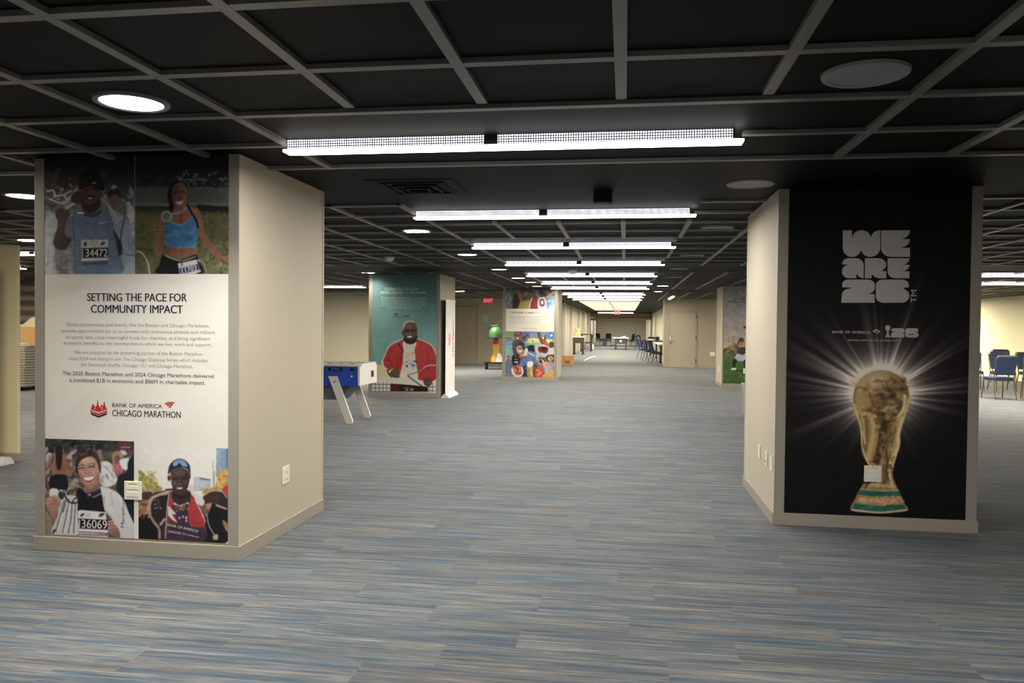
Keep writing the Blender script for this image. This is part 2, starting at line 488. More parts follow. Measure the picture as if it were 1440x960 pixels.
# walls
def wall(name, x0, x1, y0, y1, mt, label, z1=CEIL + .1):
    m_ = MB(); m_.box(x0, x1, y0, y1, 0, z1); return structure(name, m_, mt, label)
wall('wall_back', XL, XR, YB - .2, YB, PAINT, 'plain beige wall behind the viewer')
wall('wall_left', XL - .2, XL, YB, 24.6, PAINT, 'long beige wall at the far left of the hall')
wall('wall_right', XR, XR + .2, YB, 40, YELLOW, 'cream yellow wall behind the blue chairs at the right')
wall('wall_right_end', 4.6, XR, 39.8, 40, YELLOW, 'end wall of the right hand aisle')
wall('wall_left_end', XL, -6.8, 24.4, 24.6, OLIVE, 'olive wall behind the foosball table and teal poster')
wall('wall_jog', -6.95, -6.8, 24.6, YD, OLIVE, 'short return wall beside the left door')
wall('wall_left_door', -6.95, -2.75, YD, YD + .2, OLIVE, 'olive wall with the left door under the exit sign')
wall('wall_right_door', 1.40, 4.6, YD, YD + .2, TAUPE, 'taupe wall with the right door beside the chair rows')
wall('wall_right_side', 4.6, 4.75, YD, 40, TAUPE, 'side wall behind the right door')
wall('wall_corridor_left', -2.95, -2.75, YD + .2, 78, GUARD, 'grey wall along the left of the far room')
wall('wall_corridor_right', 2.0, 2.2, YD + .2, 78, OLIVE, 'pale olive wall along the right of the far room')
wall('wall_corridor_end', -2.95, 2.2, 78, 78.2, OLIVE, 'far end wall beyond the tables')
mb = MB(); mb.box(1.385, 1.43, YD - .012, YD + .3, .1, CEIL + .05)
structure('trim_1', mb, PAINT, 'pale corner strip at the left edge of the right door wall', 'trim')
for nm, x0, x1, y, lab in (('baseboard_left', -6.8, -2.75, YD, 'baseboard under the left door wall'), ('baseboard_right', 1.40, 4.6, YD, 'baseboard under the right door wall'),
                      ('baseboard_left_end', XL, -6.8, 24.4, 'baseboard under the olive wall behind the foosball table')):
    mb = MB(); mb.box(x0, x1, y - .012, y, 0, .1); structure(nm, mb, BASE, lab, 'baseboard')
# white pilaster strips standing out of the corridor's left wall
for i, (yy, w) in enumerate(((34.6, .1), (39.4, .1), (46.0, .12), (51.2, .12), (58.5, .4))):
    mb = MB(); mb.box(-2.75, -2.61, yy, yy + w, 0, CEIL + .03, .006)
    structure(f'trim_{i + 2}', mb, PAINT if i else WHITE, ['nearest white pilaster strip, above the cardboard box', 'second white pilaster strip on the left of the far room', 'third pilaster strip on the left of the far room',
              'fourth pilaster strip on the left of the far room', 'broad pilaster farthest down the left of the far room'][i], 'pilaster')
# a beam and a pipe under the far ceiling
mb = MB(); mb.box(-2.75, 2.0, 62, 62.5, 2.2, CEIL + .05); mb.cyl((-2.7, 61.8, 2.05), (2.0, 61.6, 2.12), .1)
structure('trim_7', mb, PAINT, 'pale beam and pipe under the ceiling before the far end wall', 'beam')

# pillars
def pillar(x0, x1, y0, y1, label, tw=.069, base=.092, z1=CEIL + .017):
    m_ = MB(); m_.box(x0, x1, y0, y1, 0, z1)
    p = structure('pillar', m_, PAINT, label, 'pillar')
    for a, b in ((x0, x0 + tw), (x1 - tw, x1)):
        t = MB(); t.box(a, b, y0 - .006, y0, base, z1, .002); t.build('corner_trim', GUARD, p)
    t = MB(); e = .011
    t.box(x0 - e, x1 + e, y0 - e, y0, 0, base, .003); t.box(x0 - e, x1 + e, y1, y1 + e, 0, base, .003)
    t.box(x0 - e, x0, y0, y1, 0, base, .003); t.box(x1, x1 + e, y0, y1, 0, base, .003)
    t.build('baseboard', BASE, p)
    t = MB()
    for xx in (x0, x1):
        for yy in (y1,):
            t.box(xx - .004 if xx == x0 else xx - .02, xx + .02 if xx == x0 else xx + .004, yy - .02, yy + .004, base, z1)
    t.build('corner_bead', PAINT, p)
    return p
pillar(-3.743, -2.352, 4.526, 5.877, 'beige pillar at the left carrying the runners poster')
pillar(1.121, 2.537, 6.064, 7.527, 'beige pillar at the right carrying the black golden cup poster')
pillar(-5.179, -3.690, 15.385, 16.76, 'beige pillar with the teal poster, behind the foosball table')
pillar(-3.273, -1.789, 20.861, 22.3, 'beige pillar with the football fans poster', .09)
pillar(2.385, 3.85, 19.867, 21.12, 'beige pillar with the golf course poster, half hidden by the right pillar', .028)
mb = MB(); mb.box(-8.3, -6.30, 7.37, 7.41, 0, 2.27, .01)
fp = structure('wall_partition', mb, YELLOW, 'pale free standing partition at the left edge of the photo', 'partition')
mb = MB(); mb.box(-8.31, -6.288, 7.358, 7.422, 0, .085, .003); mb.build('baseboard', BASE, fp)

# doors
def door(name, x0, x1, z1, knob_x, hinge_x, label, lever):
    y = YD
    m_ = MB(); m_.box(x0, x1, y - .03, y - .002, .008, z1, .003)
    d = structure(name, m_, DOORM, label, 'door')
    f = MB(); w = .05
    f.box(x0 - w, x0 - .004, y - .045, y, 0, z1 + w); f.box(x1 + .004, x1 + w, y - .045, y, 0, z1 + w); f.box(x0 - w, x1 + w, y - .045, y, z1 + .004, z1 + w)
    f.build('door_frame', BASE, d)
    h = MB()
    if lever:
        h.box(knob_x - .03, knob_x + .03, y - .045, y - .03, .86, 1.16, .004); h.cyl((knob_x, y - .09, 1.0), (knob_x, y - .04, 1.0), .012); h.box(knob_x - .01, knob_x + .13, y - .1, y - .08, .988, 1.012, .005)
        h.ball((knob_x, y - .05, 1.1), .022)
    else:
        h.cyl((knob_x, y - .08, .97), (knob_x, y - .03, .97), .014); h.ball((knob_x, y - .095, .97), .036); h.cyl((knob_x, y - .04, .97), (knob_x, y - .03, .97), .045)
    h.build('door_handle', STEEL, d, smooth=True)
    if hinge_x is not None:
        for zz in (.22, 1.05, 1.82):
            q = MB(); q.cyl((hinge_x, y - .052, zz), (hinge_x, y - .052, zz + .11), .016, n=10); q.build('hinge', DARK, d)
    return d
door('door_1', -6.42, -5.56, 2.17, -5.74, None, 'olive door with a round steel knob on the left back wall', False)
door('door_2', 1.60, 2.55, 2.0, 1.66, 2.565, 'taupe door with a steel lever and three dark hinges', True)

# ================================================================== LAMPS
def area(name, parent, loc, sx, sy, w, col, spread=180, disk=False):
    L = bpy.data.lights.new(name, 'AREA'); L.shape = 'DISK' if disk else 'RECTANGLE'
    L.size = sx; L.size_y = sy; L.energy = w; L.color = col; L.spread = R(spread)
    o = bpy.data.objects.new(name, L); C.objects.link(o); o.location = loc; o.parent = parent
    return o
COOL, WARM = (1., .975, .93), (1., .925, .77)
def linear_lamp(lens, w, col):
    r = root('linear_lamp', '', 'ceiling lamp')
    b = MB(); b.box(-1.265, 1.265, -.05, .05, -.004, .010, .003); b.build('lens', lens, r)
    b = MB(); b.box(-1.245, 1.22, -.034, .034, .010, .068); b.build('housing', BLACK, r)
    for x0, x1 in ((-1.242, -.112), (-.034, 1.208)):
        b = MB(); b.box(x0, x1, -.038, -.035, .0125, .066); b.box(x0, x1, .035, .038, .0125, .066); b.build('perforated_side', PERF, r)
    area('lamp_glow', r, (0, 0, -.008), 2.5, .095, w, col)
    return r
ordinal = ['nearest', 'second', 'third', 'fourth', 'fifth', 'sixth', 'seventh', 'eighth', 'ninth', 'tenth']
W_LIN = 40.
for i, y in enumerate(ROWS[1:]):
    r = linear_lamp(LENS_ON if i < 6 else LENS_WARM, W_LIN * (.85 if i < 1 else 1.15 if i < 2 else 1.6 if i < 6 else .9 if i == 6 else 1.5), COOL if i < 5 else WARM)
    r.location = (-.664, y, CEIL - .045); r['group'] = 'linear lamps over the middle aisle'
    r['label'] = f'lit linear ceiling lamp over the middle aisle, {ordinal[i]} from the viewer'
for x, y, lab, w in ((7.4, 15.28, 'lit linear ceiling lamp right of the black poster, upper and nearer one', 150), (7.4, 18.0, 'lit linear ceiling lamp right of the black poster, lower and farther one', 190),
                     (7.4, 23.5, 'added unseen linear lamp behind the right pillar, brightening the right aisle', 200), (9.0, 28.0, 'added unseen linear lamp deep in the right aisle, brightening the yellow wall', 320)):  # lamps hidden by the pillar are added to brighten aisle and yellow wall
    r = linear_lamp(LENS_WARM, w, WARM); r.location = (x, y, CEIL - .045); r['label'] = lab; r['group'] = 'linear lamps over the right aisle'
for x, y, lab, w in ((-8.6, 10.45, 'lit linear ceiling lamp between the pale partition and the left pillar', 80), (-5.6, 4.3, 'added unseen linear lamp left of the runners poster, lighting the pale partition', 60), (-12.4, 13.2, 'lit linear ceiling lamp over the stack of boards', 90), (-8.1, 20.0, 'lit linear ceiling lamp before the olive wall left of the teal poster', 330)):  # the lamp left of the runners poster is added to light the partition
    r = linear_lamp(LENS_WARM, w, WARM); r.location = (x, y, CEIL - .045); r['label'] = lab; r['group'] = 'linear lamps over the left aisle'

r = linear_lamp(LENS_ON, 95, COOL); r.location = (-.664, ROWS[0], CEIL - .045); r['label'] = 'added unseen linear lamp behind the viewer, brightening the poster fronts'; r['group'] = 'linear lamps over the middle aisle'  # added out of view as fill for the poster fronts
r = linear_lamp(LENS_ON, 48, COOL); r.location = (2.3, 1.7, CEIL - .045); r['label'] = 'added unseen linear lamp above the viewer to the right, brightening the cup poster'; r['group'] = 'linear lamps over the middle aisle'  # unseen extra lamp, added because the cup poster's front was too dim
for y in (56., 66., 73.):
    r = linear_lamp(LENS_WARM, 190, WARM); r.location = (-.664, y, CEIL - .05); r['label'] = 'added linear lamp deep in the far room, brightening its dark end'; r['group'] = 'added linear lamps brightening the end of the far room'  # extra lamps added to lift the dark end of the far room
def downlight(on, w, col=COOL):
    r = root('downlight', '', 'ceiling lamp')
    b = MB(); b.lathe([(.139, .005), (.139, -.004), (.145, -.009), (.166, -.007), (.17, .006)], 40); b.build('trim_ring', LENS_OFF if not on else mat('ring_grey', (120, 120, 118), .5), r, smooth=True)
    b = MB(); b.lathe([(.141, .004), (.141, -.003), (.0, -.0031)], 40); b.build('lens', LENS_ON if on else LENS_OFF, r)
    if on: area('lamp_glow', r, (0, 0, -.006), .27, .27, w, col, 130, True)
    return r
K = 1.015
def put_light(x, y, on, lab, w=10, grp=None, col=COOL):
    r = downlight(on, w, col); r.location = (x * K, y * K, CEIL + .016); r['label'] = lab; r['group'] = grp
g1, g2, g3 = 'lit round downlights left of the aisle', 'round downlights right of the aisle', 'lit round downlights over the left aisle'
put_light(-2.28, 3.36, True, 'large lit round downlight in front of the runners poster', 26, g1)
for i, (x, y) in enumerate(((-2.25, 8.26), (-2.26, 11.07), (-2.27, 14.0), (-2.26, 16.5), (-2.19, 18.1), (-2.24, 19.9))):
    put_light(x, y, True, ['lit round downlight beyond the left pillar, left of the second linear lamp', 'lit round downlight left of the third linear lamp', 'lit round downlight left of the fourth linear lamp',
              'lit round downlight left of the fifth linear lamp', 'small lit round downlight just before the football poster pillar', 'lit round downlight right above the football fans poster'][i], 12 if i < 4 else 6, g1)
for i, (x, y) in enumerate(((.94, 3.32), (.87, 5.74), (.92, 8.22), (.93, 11.36), (.92, 13.89), (.96, 16.14))):
    put_light(x, y, False, ['large unlit round grey ceiling lamp at top right', 'unlit round ceiling lamp just left of the right pillar top', 'unlit round ceiling lamp right of the second linear lamp',
              'unlit round ceiling lamp right of the third linear lamp', 'unlit round ceiling lamp right of the fourth linear lamp', 'unlit round ceiling lamp right of the fifth linear lamp'][i], 0, g2)
for i, (x, y) in enumerate(((.91, 19.62), (.93, 22.71))):
    put_light(x, y, True, ['lit round downlight above the right door, the nearer of two', 'lit round downlight above the right door, the farther of two'][i], 12, g2, WARM)
for i, (x, y, w) in enumerate(((-4.85, 5.76, 6), (-7.41, 8.88, 14), (-5.02, 14.86, 7), (-4.88, 22.9, 60), (-4.73, 24.9, 60))):
    put_light(x, y, True, ['lit round downlight left of the runners poster, half behind the pillar', 'lit round downlight above the gap beside the pale partition', 'lit round downlight at the top left of the teal poster',
              'lit round downlight right of the teal poster', 'lit round downlight before the exit sign'][i], w, g3, WARM)

# the luminous ceiling of the far room
r = root('luminous_ceiling', 'bright cream luminous ceiling panel over the far room', 'light panel', (-.66, 42.4, CEIL + .05))
b = MB(); b.box(-1.28, 1.28, -9.2, 9.2, -.01, .02); b.build('panel', emit('luminous_panel', (255, 246, 214), .72), r)
b = MB()
for k in range(-3, 4): b.box(-1.28, 1.28, k * 2.6 - .02, k * 2.6 + .02, -.025, -.01)
b.box(-.02, .02, -9.2, 9.2, -.025, -.01); b.build('panel_frame', OLIVE, r)
area('panel_glow', r, (0, 0, -.04), 2.4, 18., 700, WARM, 170)
# wall washing fluorescent strip seen on the left of the far room
for x, y, lab in ((1.55, 27.2, 'short lit strip lamp beside the right door, set along the aisle'),):
    r = root('strip_lamp', lab, 'ceiling lamp', (x, y, CEIL))
    b = MB(); b.box(-.04, .04, -1.2, 1.2, -.03, .0, .006); b.build('lens', LENS_WARM, r)
    b = MB(); b.box(-.055, .055, -1.23, 1.23, .0, .04, .004); b.build('housing', DARK, r)
    area('lamp_glow', r, (0, 0, -.04), .07, 2.3, 22, WARM)

# small things on the ceiling
def dome(name, loc, lab, s=1.):
    r = root(name, lab, 'detector', loc)
    b = MB(); b.lathe([(.075 * s, .0), (.075 * s, -.02 * s), (.0, -.021 * s)], 24); b.build('base', LENS_OFF, r, smooth=True)
    b = MB(); b.lathe([(.058 * s, -.02 * s), (.052 * s, -.045 * s), (.03 * s, -.062 * s), (.0, -.066 * s)], 24); b.build('cover', WHITE, r, smooth=True)
dome('smoke_detector', (-3.55, 11.5, CEIL + .02), 'pale dome detector on the ceiling left of the third linear lamp', 1.2)
dome('smoke_detector', (-.92, 13.7, CEIL - .02), 'pale dome detector hanging between the third and fourth linear lamps', 1.3)
r = root('ceiling_vent', 'faint black square air vent in the ceiling right of the left pillar', 'vent', (-1.55, 5.75, CEIL + .018))
b = MB()
for i in range(4):
    e = .30 - i * .07
    for x0, x1, y0, y1 in ((-e, e, -e, -e + .018), (-e, e, e - .018, e), (-e, -e + .018, -e, e), (e - .018, e, -e, e)): b.box(x0, x1, y0, y1, -.006 - .008 * i, 0)
b.build('louvre', mat('black_louvre', (22, 22, 24), .6, spec=.15), r)
b = MB(); b.box(-.33, .33, -.33, .33, -.004, 0); b.build('frame', BLACKP, r)
r = root('ceiling_speaker', 'small black cylinder speaker on the ceiling beyond the nearest linear lamp', 'speaker', (-.18, 6.05, CEIL + .018))
b = MB(); b.lathe([(.075, 0), (.075, -.085), (.068, -.09), (0, -.09)], 24); b.build('body', mat('black_louvre', (22, 22, 24)), r, smooth=True)
b = MB(); b.lathe([(.06, -.0905), (.06, -.094), (0, -.0945)], 24); b.build('grille', BLACK, r)

def exit_sign(loc, lab, s=1.):
    r = root('exit_sign', lab, 'sign', loc)
    b = MB(); b.box(-.16 * s, .16 * s, -.02, .02, -.2 * s, 0, .004); b.build('housing', emit('exit_red', (200, 16, 44), .35), r)
    b = MB(); b.cyl((0, 0, 0), (0, 0, .10), .012, n=8); b.build('stem', BLACK, r)
    lettering('EXIT', .17 * s, emit('exit_letter', (240, 150, 150), .5), r, (0, -.0215, -.16 * s), (PI / 2, 0, 0), .004)
exit_sign((-5.0, 28.4, CEIL - .0), 'red exit sign hanging before the left back wall')
exit_sign((-.5, 49.8, CEIL - .03), 'small red exit sign under the luminous ceiling of the far room', 1.1)

# ================================================================== POSTERS
def settle(r):
    for ch in r.children: ch.location = -Vector(r.location)
def sheet(name, x0, x1, z0, z1, Y, mt, parent, th=.004):
    b = MB(); b.box(x0, x1, Y, Y + th, z0, z1); return b.build(name, mt, parent)
SK, SKD = (188, 140, 116), (96, 66, 58)

# ---- runners poster on the left pillar
YP = 4.521
r = root('poster', 'white poster with four runner photos under SETTING THE PACE, on the left pillar', 'poster', (-3.045, YP, .105))
x0, x1, xm, zt, za, zb, zc = -3.672, -2.418, -3.048, CEIL + .04, 1.775, .722, .107
sheet('backing_sheet', x0, x1, zc, zt, YP, mat('poster_white', (234, 228, 217), .55, vary=.01), r)
NX = 190
# top left: man in a blue shirt
p = Print(YP, x0, xm, za, zt, NX, 3).at(60, 230, 6)
p.vgrad([(0, (38, 38, 36)), (180, (62, 62, 58)), (420, (120, 120, 120)), (925, (112, 112, 114))])
p.splat(120, (20, 40, 540, 260), 30, 16, [(40, 40, 36), (70, 70, 62), (96, 92, 84), (52, 60, 44)], .7, 10)
p.splat(90, (20, 180, 330, 470), 26, 14, [(190, 192, 196), (120, 96, 84), (70, 66, 66), (150, 150, 152), (60, 50, 46)], .85, 6)
p.splat(80, (500, 190, 785, 640), 22, 16, [(196, 200, 206), (60, 62, 74), (150, 150, 156), (120, 70, 62), (210, 214, 220)], .85, 5)
p.splat(20, (720, 180, 785, 640), 20, 40, [(200, 205, 214), (220, 222, 226)], .7, 8)
for q in ([(40, 235), (90, 225), (110, 270), (190, 265)], [(60, 300), (180, 330), (280, 220)], [(180, 390), (260, 340), (310, 320)], [(200, 300), (190, 260), (240, 230)]):
    p.line(q, 14, (214, 216, 220), 6)
p.poly([(22, 470), (110, 430), (150, 520), (100, 680), (125, 925), (22, 925)], (176, 180, 190), 8, grad=((22, 480), (22, 925), (200, 200, 200)))
p.splat(16, (25, 500, 110, 900), 10, 60, [(140, 146, 160), (216, 216, 214)], .6, 8)
p.poly([(110, 700), (200, 640), (300, 640), (300, 925), (130, 925)], (122, 124, 132), 8)
p.splat(40, (130, 680, 290, 920), 26, 10, [(196, 192, 186), (80, 84, 96), (150, 148, 146)], .8, 6)
p.ell(605, 290, 52, 75, (136, 92, 74), 0, 5); p.poly([(548, 290), (560, 235), (610, 215), (655, 235), (655, 285), (610, 262)], (44, 46, 50), 4); p.line([(580, 205), (600, 185), (620, 200)], 12, (190, 190, 190), 4)
p.poly([(480, 280), (520, 300), (600, 390), (690, 450), (745, 570), (790, 760), (786, 930), (650, 930), (650, 760), (600, 560), (545, 400)], (142, 156, 176), 5, grad=((520, 300), (780, 900), (158, 170, 190)))
p.line([(690, 460), (660, 620), (668, 760)], 16, (82, 92, 112), 8); p.line([(700, 765), (785, 780)], 10, (90, 98, 116), 5); p.line([(560, 360), (640, 470)], 10, (184, 194, 208), 8)
p.poly([(250, 440), (330, 400), (400, 440), (480, 400), (520, 330), (560, 400), (610, 560), (655, 760), (660, 930), (285, 930), (268, 700), (262, 640), (195, 650), (195, 500)], (92, 108, 138), 5, grad=((250, 440), (600, 930), (104, 124, 160)))
p.splat(30, (280, 460, 590, 900), 20, 50, [(84, 98, 128), (108, 126, 160)], .35, 20)
p.poly([(600, 560), (668, 680), (664, 760), (640, 770), (620, 660)], (40, 46, 60), 6); p.line([(262, 470), (258, 560), (266, 650)], 9, (62, 74, 98), 5)
p.poly([(135, 400), (215, 425), (195, 500), (190, 600), (245, 640), (200, 715), (140, 730), (95, 690), (92, 640), (125, 530)], (92, 56, 46), 5, grad=((100, 500), (220, 640), (68, 42, 36)))
p.poly([(115, 460), (110, 410), (150, 375), (205, 390), (225, 440), (200, 480), (150, 480)], (84, 54, 46), 4)
for xx in (130, 155, 180): p.line([(xx, 385), (xx - 12, 425), (xx - 6, 455)], 8, (60, 38, 34), 3)
p.ell(405, 265, 92, 140, (92, 60, 52), 6, 6); p.ell(300, 285, 60, 55, (70, 46, 42), 0, 10)
p.poly([(305, 215), (320, 110), (390, 60), (470, 80), (512, 150), (515, 230), (430, 190), (360, 200)], (30, 30, 32), 5)
p.line([(420, 168), (448, 160)], 10, (190, 190, 190), 3); p.line([(345, 215), (390, 222)], 12, (46, 30, 28), 5); p.line([(425, 215), (470, 215)], 12, (46, 30, 28), 5)
p.line([(410, 225), (415, 255)], 14, (120, 80, 68), 8); p.poly([(350, 290), (400, 268), (440, 285), (400, 310)], (38, 22, 22), 4); p.poly([(375, 290), (400, 284), (424, 290), (398, 300)], (214, 208, 200), 3)
p.poly([(330, 320), (400, 350), (475, 310), (480, 370), (410, 420), (345, 400)], (44, 32, 32), 8); p.poly([(290, 410), (350, 395), (420, 425), (500, 380), (480, 430), (400, 450)], (58, 64, 80), 5)
p.poly([(292, 408), (348, 410), (340, 424), (295, 420)], (226, 230, 236), 3)
p.poly([(476, 502), (500, 494), (556, 486), (510, 503), (480, 511)], (186, 196, 208), 2, False)
p.poly([(325, 645), (552, 640), (554, 815), (328, 824)], (196, 194, 190), 3, False); p.poly([(327, 712), (553, 708), (553, 792), (328, 798)], (34, 36, 46), 3, False)
p.poly([(330, 800), (554, 794), (554, 806), (330, 814)], (226, 224, 220), 2, False); p.line([(335, 722), (337, 788)], 9, (214, 214, 212), 2)
p.poly([(345, 668), (372, 660), (372, 690), (350, 698)], (60, 58, 60), 3); p.poly([(490, 680), (505, 660), (530, 665), (505, 688)], (52, 52, 54), 3)
for yy in (662, 676, 690): p.line([(385, yy), (460, yy - 3)], 4, (150, 148, 146), 2)
p.poly([(332, 830), (550, 822), (548, 850), (335, 858)], (70, 84, 120), 4, False)
p.grain(2.5).build('photo_print', r, gain=1.0)
words('race_number', '34472', INKW, r, YP, 60 + 456 / 6, 230 + 752 / 6, width=31, cap=10, bold=.008, off=.0014)
# top right: woman with a medal
p = Print(YP, xm + .002, x1, za, zt, NX, 4).at(185, 230, 6)
p.vgrad([(0, (34, 36, 34)), (190, (50, 54, 50)), (205, (82, 90, 88)), (330, (88, 94, 90)), (338, (120, 116, 104)), (352, (120, 116, 104)), (362, (44, 48, 42)), (400, (62, 62, 40)), (440, (100, 100, 60)), (930, (104, 102, 62))])
p.splat(90, (390, 60, 815, 205), 16, 10, [(120, 120, 118), (40, 42, 38), (80, 84, 78), (26, 28, 26), (150, 150, 146)], .8, 4)
p.line([(385, 110), (420, 135), (640, 130)], 9, (130, 130, 126), 4); p.splat(60, (40, 30, 380, 190), 40, 18, [(40, 44, 40), (56, 60, 54), (30, 32, 30)], .6, 10)
p.poly([(560, 340), (820, 370), (820, 420), (560, 395)], (36, 38, 34), 8, False); p.line([(560, 215), (640, 200), (820, 240)], 8, (110, 112, 106), 6)
p.splat(260, (40, 400, 820, 930), 22, 12, [(84, 88, 48), (120, 116, 70), (66, 68, 40), (134, 126, 84), (96, 96, 58)], .6, 8)
p.splat(120, (600, 640, 820, 930), 16, 9, [(150, 146, 110), (58, 60, 36), (110, 110, 72)], .7, 4)
p.line([(42, 740), (90, 755), (135, 830), (155, 930)], 13, (196, 196, 184), 4); p.line([(45, 712), (110, 720), (190, 735)], 8, (52, 50, 36), 3); p.line([(560, 815), (600, 830), (625, 880), (630, 925)], 9, (150, 146, 130), 4)
p.ell(380, 270, 76, 128, (30, 24, 22), 0, 6); p.poly([(320, 250), (325, 400), (360, 420), (350, 300)], (26, 22, 20), 6)
p.poly([(480, 370), (555, 375), (590, 440), (575, 500), (540, 520), (500, 440)], (166, 108, 78), 5)
p.poly([(558, 470), (592, 460), (622, 590), (700, 690), (770, 775), (820, 790), (818, 818), (760, 808), (680, 760), (608, 680), (565, 590)], (176, 116, 84), 5, grad=((560, 560), (640, 560), (150, 96, 70)))
p.poly([(365, 370), (470, 350), (500, 420), (520, 470), (450, 520), (350, 505), (335, 440)], (142, 90, 68), 5, grad=((350, 420), (500, 420), (176, 116, 86)))
p.line([(415, 430), (420, 480), (415, 505)], 10, (104, 62, 48), 6)
p.poly([(338, 240), (360, 180), (410, 160), (455, 190), (465, 270), (455, 340), (420, 385), (375, 380), (350, 330)], (104, 68, 54), 5, grad=((350, 270), (465, 270), (158, 106, 80)))
p.line([(360, 245), (390, 240)], 12, (48, 30, 26), 5); p.line([(415, 238), (450, 240)], 12, (56, 36, 30), 5); p.line([(405, 250), (395, 290), (410, 298)], 9, (84, 52, 42), 5)
p.poly([(372, 322), (405, 320), (438, 312), (415, 345), (385, 342)], (206, 196, 184), 3); p.line([(368, 318), (400, 312), (442, 308)], 7, (120, 56, 50), 3)
p.poly([(330, 490), (380, 515), (450, 505), (512, 450), (545, 480), (562, 530), (556, 650), (542, 705), (470, 708), (400, 714), (290, 690), (284, 600), (282, 530)], (52, 112, 172), 5, grad=((290, 560), (560, 600), (70, 146, 204)))
p.splat(20, (300, 540, 540, 680), 40, 18, [(44, 100, 158), (84, 158, 214), (60, 128, 188)], .5, 16); p.line([(335, 490), (380, 515), (450, 505), (512, 452)], 8, (116, 170, 214), 3); p.line([(392, 712), (470, 706), (540, 702)], 6, (150, 180, 204), 2)
p.line([(470, 350), (505, 410), (545, 480), (562, 540)], 20, (30, 36, 48), 4)
p.poly([(302, 700), (400, 716), (540, 708), (542, 762), (480, 786), (390, 792), (290, 768)], (134, 84, 60), 5, grad=((300, 740), (540, 740), (166, 106, 76)))
p.poly([(262, 770), (330, 795), (420, 810), (540, 768), (565, 820), (590, 930), (220, 930), (235, 850)], (24, 24, 28), 4); p.line([(282, 772), (340, 800), (430, 818), (540, 784)], 8, (200, 198, 190), 3)
p.poly([(196, 640), (215, 590), (262, 590), (272, 680), (266, 740), (240, 782), (205, 775), (190, 720)], (166, 110, 82), 5, grad=((195, 690), (270, 690), (128, 82, 60)))
p.poly([(188, 520), (205, 470), (250, 450), (280, 470), (285, 510), (262, 600), (220, 615), (192, 580)], (156, 104, 80), 5)
for yy in (478, 512, 545, 578): p.line([(200, yy), (240, yy - 10), (278, yy + 4)], 7, (110, 68, 52), 4)
p.ell(295, 445, 48, 48, (178, 176, 168), 0, 4); p.ell(295, 447, 34, 36, (112, 116, 116), 0, 4); p.line([(335, 425), (370, 420), (440, 398), (465, 370)], 18, (176, 140, 144), 4)
p.poly([(390, 842), (548, 808), (586, 910), (530, 932), (408, 932)], (206, 204, 198), 3, False); p.poly([(402, 885), (560, 845), (578, 895), (415, 930)], (52, 66, 128), 3, False)
p.line([(430, 810), (425, 860)], 10, (60, 60, 60), 4); p.line([(560, 815), (575, 820)], 14, (170, 168, 150), 4)
p.grain(2.5).build('photo_print', r, gain=1.0)
words('race_number', '11703', INKW, r, YP, 185 + 487 / 6, 230 + 890 / 6, width=21, cap=7, bold=.008, rot=R(13), off=.0014)
# bottom left: smiling woman with bib
p = Print(YP, x0, xm - .004, zc, zb, NX, 5).at(60, 612, 6.49)
p.fill((92, 78, 74)); p.splat(150, (20, 20, 870, 140), 40, 20, [(34, 34, 38), (48, 50, 56), (26, 26, 30), (70, 60, 58)], .9, 8)
p.splat(190, (20, 130, 870, 500), 30, 24, [(196, 186, 184), (120, 62, 62), (70, 60, 62), (160, 124, 106), (220, 216, 214), (50, 46, 50), (140, 96, 84)], .85, 8)
p.poly([(690, 60), (800, 60), (800, 130), (690, 125)], (96, 48, 50), 8); p.line([(720, 110), (800, 108)], 8, (170, 160, 158), 4)
p.splat(40, (30, 380, 320, 600), 30, 24, [(176, 160, 140), (60, 52, 50), (200, 190, 176), (120, 90, 76)], .8, 8)
p.poly([(30, 200), (75, 180), (150, 150), (215, 190), (245, 270), (275, 330), (230, 355), (180, 350), (160, 368), (90, 345), (70, 260), (40, 300), (30, 290)], (166, 112, 86), 6, grad=((60, 200), (240, 340), (138, 90, 70)))
p.line([(90, 345), (180, 352), (275, 325)], 22, (156, 104, 80), 6); p.poly([(76, 372), (214, 368), (220, 500), (72, 500)], (28, 30, 34), 5); p.poly([(122, 110), (176, 100), (180, 200), (165, 305), (128, 295)], (38, 32, 32), 6); p.line([(80, 250), (100, 190)], 10, (60, 44, 40), 4)
p.poly([(28, 170), (60, 180), (50, 230), (28, 240)], (150, 180, 190), 5); p.poly([(70, 490), (135, 490), (150, 560), (70, 560)], (226, 224, 220), 6)
p.poly([(535, 250), (600, 240), (680, 320), (680, 420), (600, 470), (530, 440), (520, 340)], (226, 222, 222), 8); p.splat(14, (540, 270, 670, 440), 14, 30, [(180, 172, 172), (150, 70, 74), (120, 110, 112)], .6, 6)
p.poly([(640, 170), (690, 140), (725, 175), (735, 300), (715, 350), (660, 350), (640, 260)], (172, 136, 96), 6); p.ell(682, 225, 30, 44, (120, 84, 70), 0, 5); p.poly([(655, 275), (705, 270), (720, 340), (700, 380), (668, 370)], (196, 96, 108), 5)
p.poly([(700, 230), (780, 210), (795, 290), (740, 310)], (226, 226, 228), 6)
p.poly([(845, 150), (870, 160), (870, 830), (780, 700), (690, 520), (670, 460), (700, 370), (770, 320), (780, 240)], (32, 34, 40), 8); p.splat(20, (700, 300, 860, 640), 30, 14, [(52, 56, 66), (24, 26, 30)], .5, 8)
p.ell(412, 275, 116, 150, (50, 38, 36), 0, 6); p.poly([(300, 290), (330, 180), (400, 140), (480, 160), (525, 240), (530, 350), (505, 330), (320, 350)], (54, 40, 38), 5); p.splat(12, (340, 130, 480, 200), 40, 8, [(86, 66, 58), (40, 30, 30), (120, 104, 92)], .6, 5)
